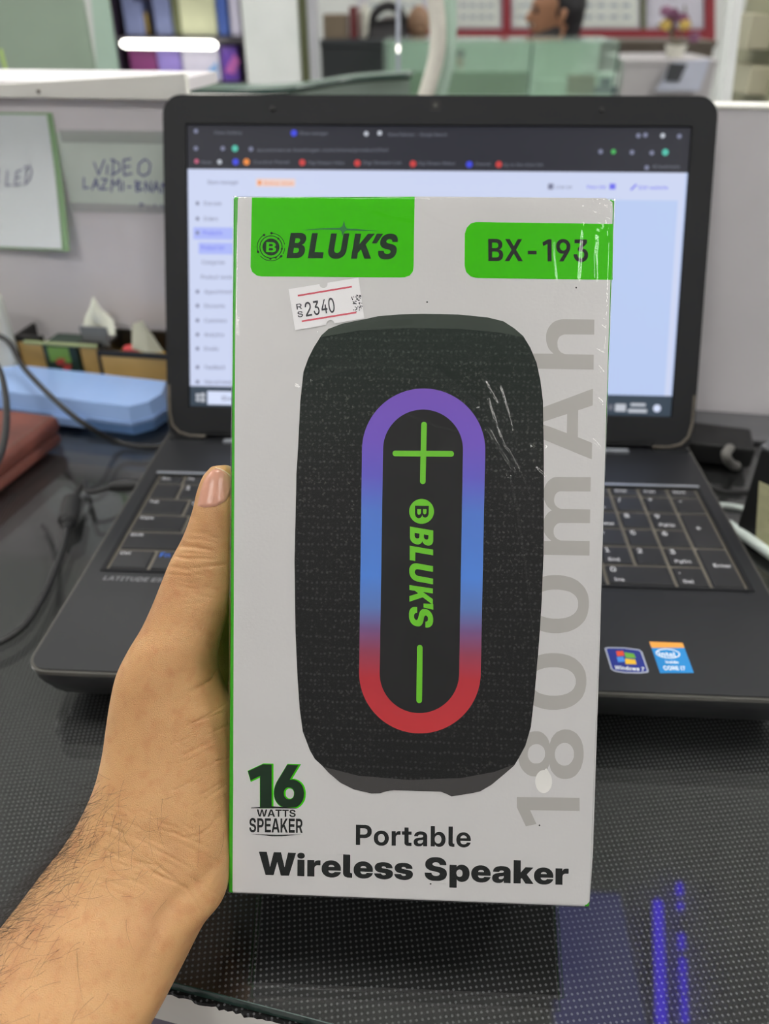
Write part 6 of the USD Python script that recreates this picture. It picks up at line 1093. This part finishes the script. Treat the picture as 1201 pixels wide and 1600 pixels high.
# the man behind the showcase, in profile facing left
YP = 3290; hc = at_y(866, 22, YP); U_ = 3400 / F                           # mm per pixel there
pe = thing('person', 'person in profile facing left with dark hair and beard behind the showcase', 'person', [hc[0], YP, ZF])
Sp = lambda c_, r: manifold3d.Manifold.sphere(r, 20).translate(tuple(c_))
hull = lambda *sp_: manifold3d.Manifold.batch_hull([Sp(c_, r) for c_, r in sp_])
H = hc + np.array([0, 0, 0.0])
skull = hull((H + [14, 0, 42], 82), (H + [22, 0, 30], 80), (H + [-22, 0, 30], 62), (H + [-34, 0, -40], 44), (H + [-30, 0, -70], 34), (H + [10, 0, -60], 46))
nose = hull((H + [-80, 0, 22], 9), (H + [-100, 0, -14], 11), (H + [-84, 0, -18], 15)); brow = hull((H + [-74, -26, 34], 13), (H + [-74, 26, 34], 13)); lips = hull((H + [-82, -12, -48], 9), (H + [-82, 12, -48], 9)); chin = hull((H + [-70, 0, -88], 20), (H + [-44, 0, -84], 28))
ears = [hull((H + [24, s_ * 74, 8], 14), (H + [18, s_ * 72, -24], 9)) for s_ in (-1, 1)]; neck = hull((H + [10, 0, -70], 52), (H + [22, 0, -150], 58))
sh0 = H + [26, 0, -190]
torso = [hull((sh0 + [0, -150, -12], 56), (sh0 + [0, 150, -12], 56), (sh0 + [0, 0, 10], 62)), hull((sh0 + [0, -150, -14], 54), (sh0 + [0, 150, -14], 54), (sh0 + [10, -100, -430], 90), (sh0 + [10, 100, -430], 90))]
arms = []
for s_ in (-1, 1):
    e = sh0 + [-40, s_ * 220, -280]; w = sh0 + [-250, s_ * 130, -330]
    arms += [hull((sh0 + [0, s_ * 172, -20], 50), (e, 40)), hull((e, 40), (w, 27)), hull((w, 27), (w + [-70, -s_ * 12, -8], 22))]
    for k in range(4): arms += [hull((w + [-70, (k - 1.5) * 17, -8], 10), (w + [-112 - 8 * (k in (1, 2)), (k - 1.5) * 19, -14], 9)), hull((w + [-112 - 8 * (k in (1, 2)), (k - 1.5) * 19, -14], 9), (w + [-140 - 8 * (k in (1, 2)), (k - 1.5) * 19, -30], 8))]
    arms += [hull((w + [-30, -s_ * 24, -4], 12), (w + [-84, -s_ * 46, -12], 9))]
legs = []
for s_ in (-1, 1):
    hip = sh0 + [10, s_ * 85, -440]; kn_ = np.array([H[0] - 390, YP + s_ * 120, max(hip[2] - 30, ZF + 430)]); an_ = np.array([H[0] - 370, YP + s_ * 120, ZF + 75])
    hip[2] = max(hip[2], ZF + 480); legs += [hull((hip, 92), (kn_, 62)), hull((kn_, 60), (an_, 42)), hull((an_, 40), (an_ + [-150, 0, -40], 34))]
pb = manifold3d.Manifold.batch_boolean([skull, nose, brow, lips, chin, neck] + ears + torso + arms + legs, manifold3d.OpType.Add)
pb = tri(pb.refine_to_length(16)); trimesh.smoothing.filter_taubin(pb, iterations=8)
bd = part(pe, 'body', pb, 'skin_far', True)
part(pe, 'hair', manifold3d.Manifold.batch_boolean([hull((H + [22, 0, 58], 84), (H + [34, 0, 30], 86), (H + [-20, 0, 74], 62)) - hull((H + [-120, -120, -2], 60), (H + [-120, 120, -2], 60), (H + [-60, -120, -120], 60), (H + [-60, 120, -120], 60)), hull((H + [66, 0, -10], 50), (H + [56, 0, -70], 46))], manifold3d.OpType.Add), 'hair_black', 40)
part(pe, 'beard', manifold3d.Manifold.batch_boolean([hull((H + [-66, 0, -88], 26), (H + [-34, -34, -80], 28), (H + [-34, 34, -80], 28), (H + [6, -52, -56], 20), (H + [6, 52, -56], 20)), hull((H + [-90, -14, -36], 6), (H + [-90, 14, -36], 6))], manifold3d.OpType.Add), 'beard', 40)
for s_ in (-1, 1):
    ey = trimesh.creation.icosphere(2, 10); ey.apply_translation(H + [-72, s_ * 30, 12]); part(pe, 'eye', ey, 'beard', True)
shirt = [hull((sh0 + [0, -154, -12], 60), (sh0 + [0, 154, -12], 60), (sh0 + [0, 0, 4], 64)), hull((sh0 + [0, -152, -14], 59), (sh0 + [0, 152, -14], 59), (sh0 + [10, -102, -430], 96), (sh0 + [10, 102, -430], 96))] + [hull((sh0 + [0, s_ * 172, -20], 57), (sh0 + [-40, s_ * 220, -280], 47)) for s_ in (-1, 1)]
part(pe, 'shirt', manifold3d.Manifold.batch_boolean(shirt, manifold3d.OpType.Add), 'shirt_grey', 40)
part(pe, 'trousers', manifold3d.Manifold.batch_boolean([hull((l_[0], l_[1] + 7), (m_[0], m_[1] + 7)) for s_ in (-1, 1) for l_, m_ in (((np.array([sh0[0] + 10, YP + s_ * 85, max(sh0[2] - 440, ZF + 480)]), 92), (np.array([H[0] - 390, YP + s_ * 120, max(sh0[2] - 470, ZF + 430)]), 62)), ((np.array([H[0] - 390, YP + s_ * 120, max(sh0[2] - 470, ZF + 430)]), 60), (np.array([H[0] - 372, YP + s_ * 120, ZF + 120]), 44)))], manifold3d.OpType.Add), 'dark_grey', 40)
stool = thing('stool', 'dark stool under the seated person', 'stool', [sh0[0] + 20, YP, ZF]); zq = max(sh0[2] - 440, ZF + 480) - 106
part(stool, 'seat', lathe([(150, zq - ZF - 30), (160, zq - ZF - 20), (160, zq - ZF - 6), (150, zq - ZF - 1)], [sh0[0] + 20, YP, ZF], 20), 'dark_grey', 40)
for k in range(4): part(stool, 'leg', tube([[sh0[0] + 20 + 100 * math.cos(k * 1.571 + .785), YP + 100 * math.sin(k * 1.571 + .785), zq - 31], [sh0[0] + 20 + 140 * math.cos(k * 1.571 + .785), YP + 140 * math.sin(k * 1.571 + .785), ZF + 1]], 14, 8), 'alu', 40)

# pale counter at the right with a vase of flowers and a leaning tablet
YC = 2500; zc = at_y(1000, 93, YC)[2]; q = [at_y(x, 93, YC)[0] for x in (977, 1120)]
rc = thing('counter', 'pale grey counter at the right, carrying the flower vase', 'counter', [(q[0] + q[1]) / 2, YC + 150, ZF]); part(rc, 'body', bx(q[0], YC + 4, ZF + .5, q[1], YC + 320, zc - 16), 'counter_grey', False); part(rc, 'top', rbox(q[0] - 6, YC, zc - 15.8, q[1] + 6, YC + 326, zc, 2), 'counter_grey')
a, b = at_y(985, 64, 3300), at_y(1044, 64, 3300); cb_ = thing('cupboard', 'low dark brown cupboard behind the pale counter', 'cupboard', [(a[0] + b[0]) / 2, 3400, ZF]); part(cb_, 'body', bx(a[0] - 60, 3306, ZF + .5, b[0] + 180, 3600, a[2] - 20), 'counter_brown', False); part(cb_, 'top', rbox(a[0] - 68, 3300, a[2] - 19.8, b[0] + 188, 3604, a[2], 3), 'counter_brown')
c = np.array([at_y(1057, 97, YC + 60)[0], YC + 100, zc])
va = thing('flower_vase', 'white vase of purple and yellow flowers on the pale counter', 'vase', c)
vh = at_y(1057, 70, YC + 100)[2] - zc
part(va, 'pot', lathe([(22, .5), (24, 3), (32, vh - 4), (34, vh), (30, vh), (28, vh - 8), (2, vh - 9)], c, 22), 'vase_white', 40)
rv = np.random.default_rng(8)
for k in range(9):
    tp = c + [rv.uniform(-58, 52), rv.uniform(-30, 30), vh + rv.uniform(20, 92)]; b0_ = c + [rv.uniform(-10, 10), rv.uniform(-10, 10), vh - 8]
    part(va, 'stem', tube(spline([b0_, (b0_ + tp) / 2 + [rv.uniform(-10, 10), 0, 8], tp], 4), 1.8, 6), 'stem', True)
    pts = np.array([tp + [16 * math.cos(t) * (1 + .3 * math.cos(5 * t)), rv.uniform(-6, 6), 13 * math.sin(t) * (1 + .3 * math.cos(5 * t))] for t in np.linspace(0, 2 * math.pi, 12)[:-1]])
    part(va, 'blossom', trimesh.convex.convex_hull(np.vstack([pts + [0, -7, 0], pts + [0, 7, 0], tp + [0, -12, 0], tp + [0, 12, 0]])), 'petal_yellow' if k in (2, 5) else 'petal', 40)
for tp_ in ((1069, 8), (1026, 38)): part(va, 'branch', tube(spline([c + [0, 0, vh - 8], (c + [0, 0, vh] + at_y(*tp_, YC + 100)) / 2 + [12, 0, 10], at_y(*tp_, YC + 100)], 5), 3.0, 6), 'stem', True)
tbx = thing('paper_sheet', 'white sheet with a dark print hanging on the front of the pale counter', 'paper', [at_y(1060, 130, YC - 16)[0], YC - 16, zc])
a = np.array([at_y(x, y, YC - 16) for x, y in ((1024, 142), (1092, 142), (1110, 92), (1050, 97))]);  
bt = a.copy(); part(tbx, 'sheet', trimesh.convex.convex_hull(np.vstack([a, a + [0, 5, 0]])), 'paper_cool', False)
a2 = np.array([at_y(x, y, YC - 22) for x, y in ((1038, 126), (1060, 128), (1074, 100), (1046, 98))]); part(tbx, 'dark_print', trimesh.convex.convex_hull(np.vstack([a2, a2 + [0, 3, 0]])), 'dark_grey', False)
# white slanting post and beige cabinet at the right edge
pp_ = np.array([at_y(x, y, 760) for x, y in ((1147, 0), (1161, 0), (1142, 158), (1127, 158))]); d0, d1 = pp_[3] - pp_[0], pp_[2] - pp_[1]; pp_ = np.array([pp_[0] - d0 * 1.5, pp_[1] - d1 * 1.5, pp_[1] + d1 * 3.2, pp_[0] + d0 * 3.2])
single('post', trimesh.convex.convex_hull(np.vstack([pp_, pp_ + [0, 24, 0]])), 'pillar_white', 'white slanting post behind the partition at the right', 'post', False)
q = [at_y(1153, 60, 1190)[0], at_y(1420, 60, 980)[0]]
gcb = thing('glass_cabinet', 'beige cabinet with pale boxes at the upper right edge', 'cabinet', [(q[0] + q[1]) / 2, 1100, ZF]); part(gcb, 'back_panel', bx(q[0], 1180, ZF + .5, q[1], 1190, 900), 'beige_panel', False); part(gcb, 'side_panel', bx(q[0], 980, ZF + .5, q[0] + 10, 1179, 900), 'beige_panel', False)
zA1, zA2 = at_y(1180, 80, 1000)[2], at_y(1180, 152, 1000)[2]
for z_ in (zA1, zA2): part(gcb, 'shelf', bx(q[0] + 10.5, 985, z_ - 8, q[1], 1179, z_), 'beige_panel', False)
for x0, x1, yt, z_, lab in ((1176, 1215, 22, zA1, 'pale beige box on the upper cabinet shelf at the right edge'), (1174, 1230, 104, zA2, 'pale beige box on the lower cabinet shelf at the right edge')):
    a, b = at_y(x0, yt, 1020), at_y(x1, yt, 1020); single('carton', rbox(a[0], 1020, z_ + .4, b[0], 1120, a[2], 2), 'beige_box', lab, 'carton', 30)
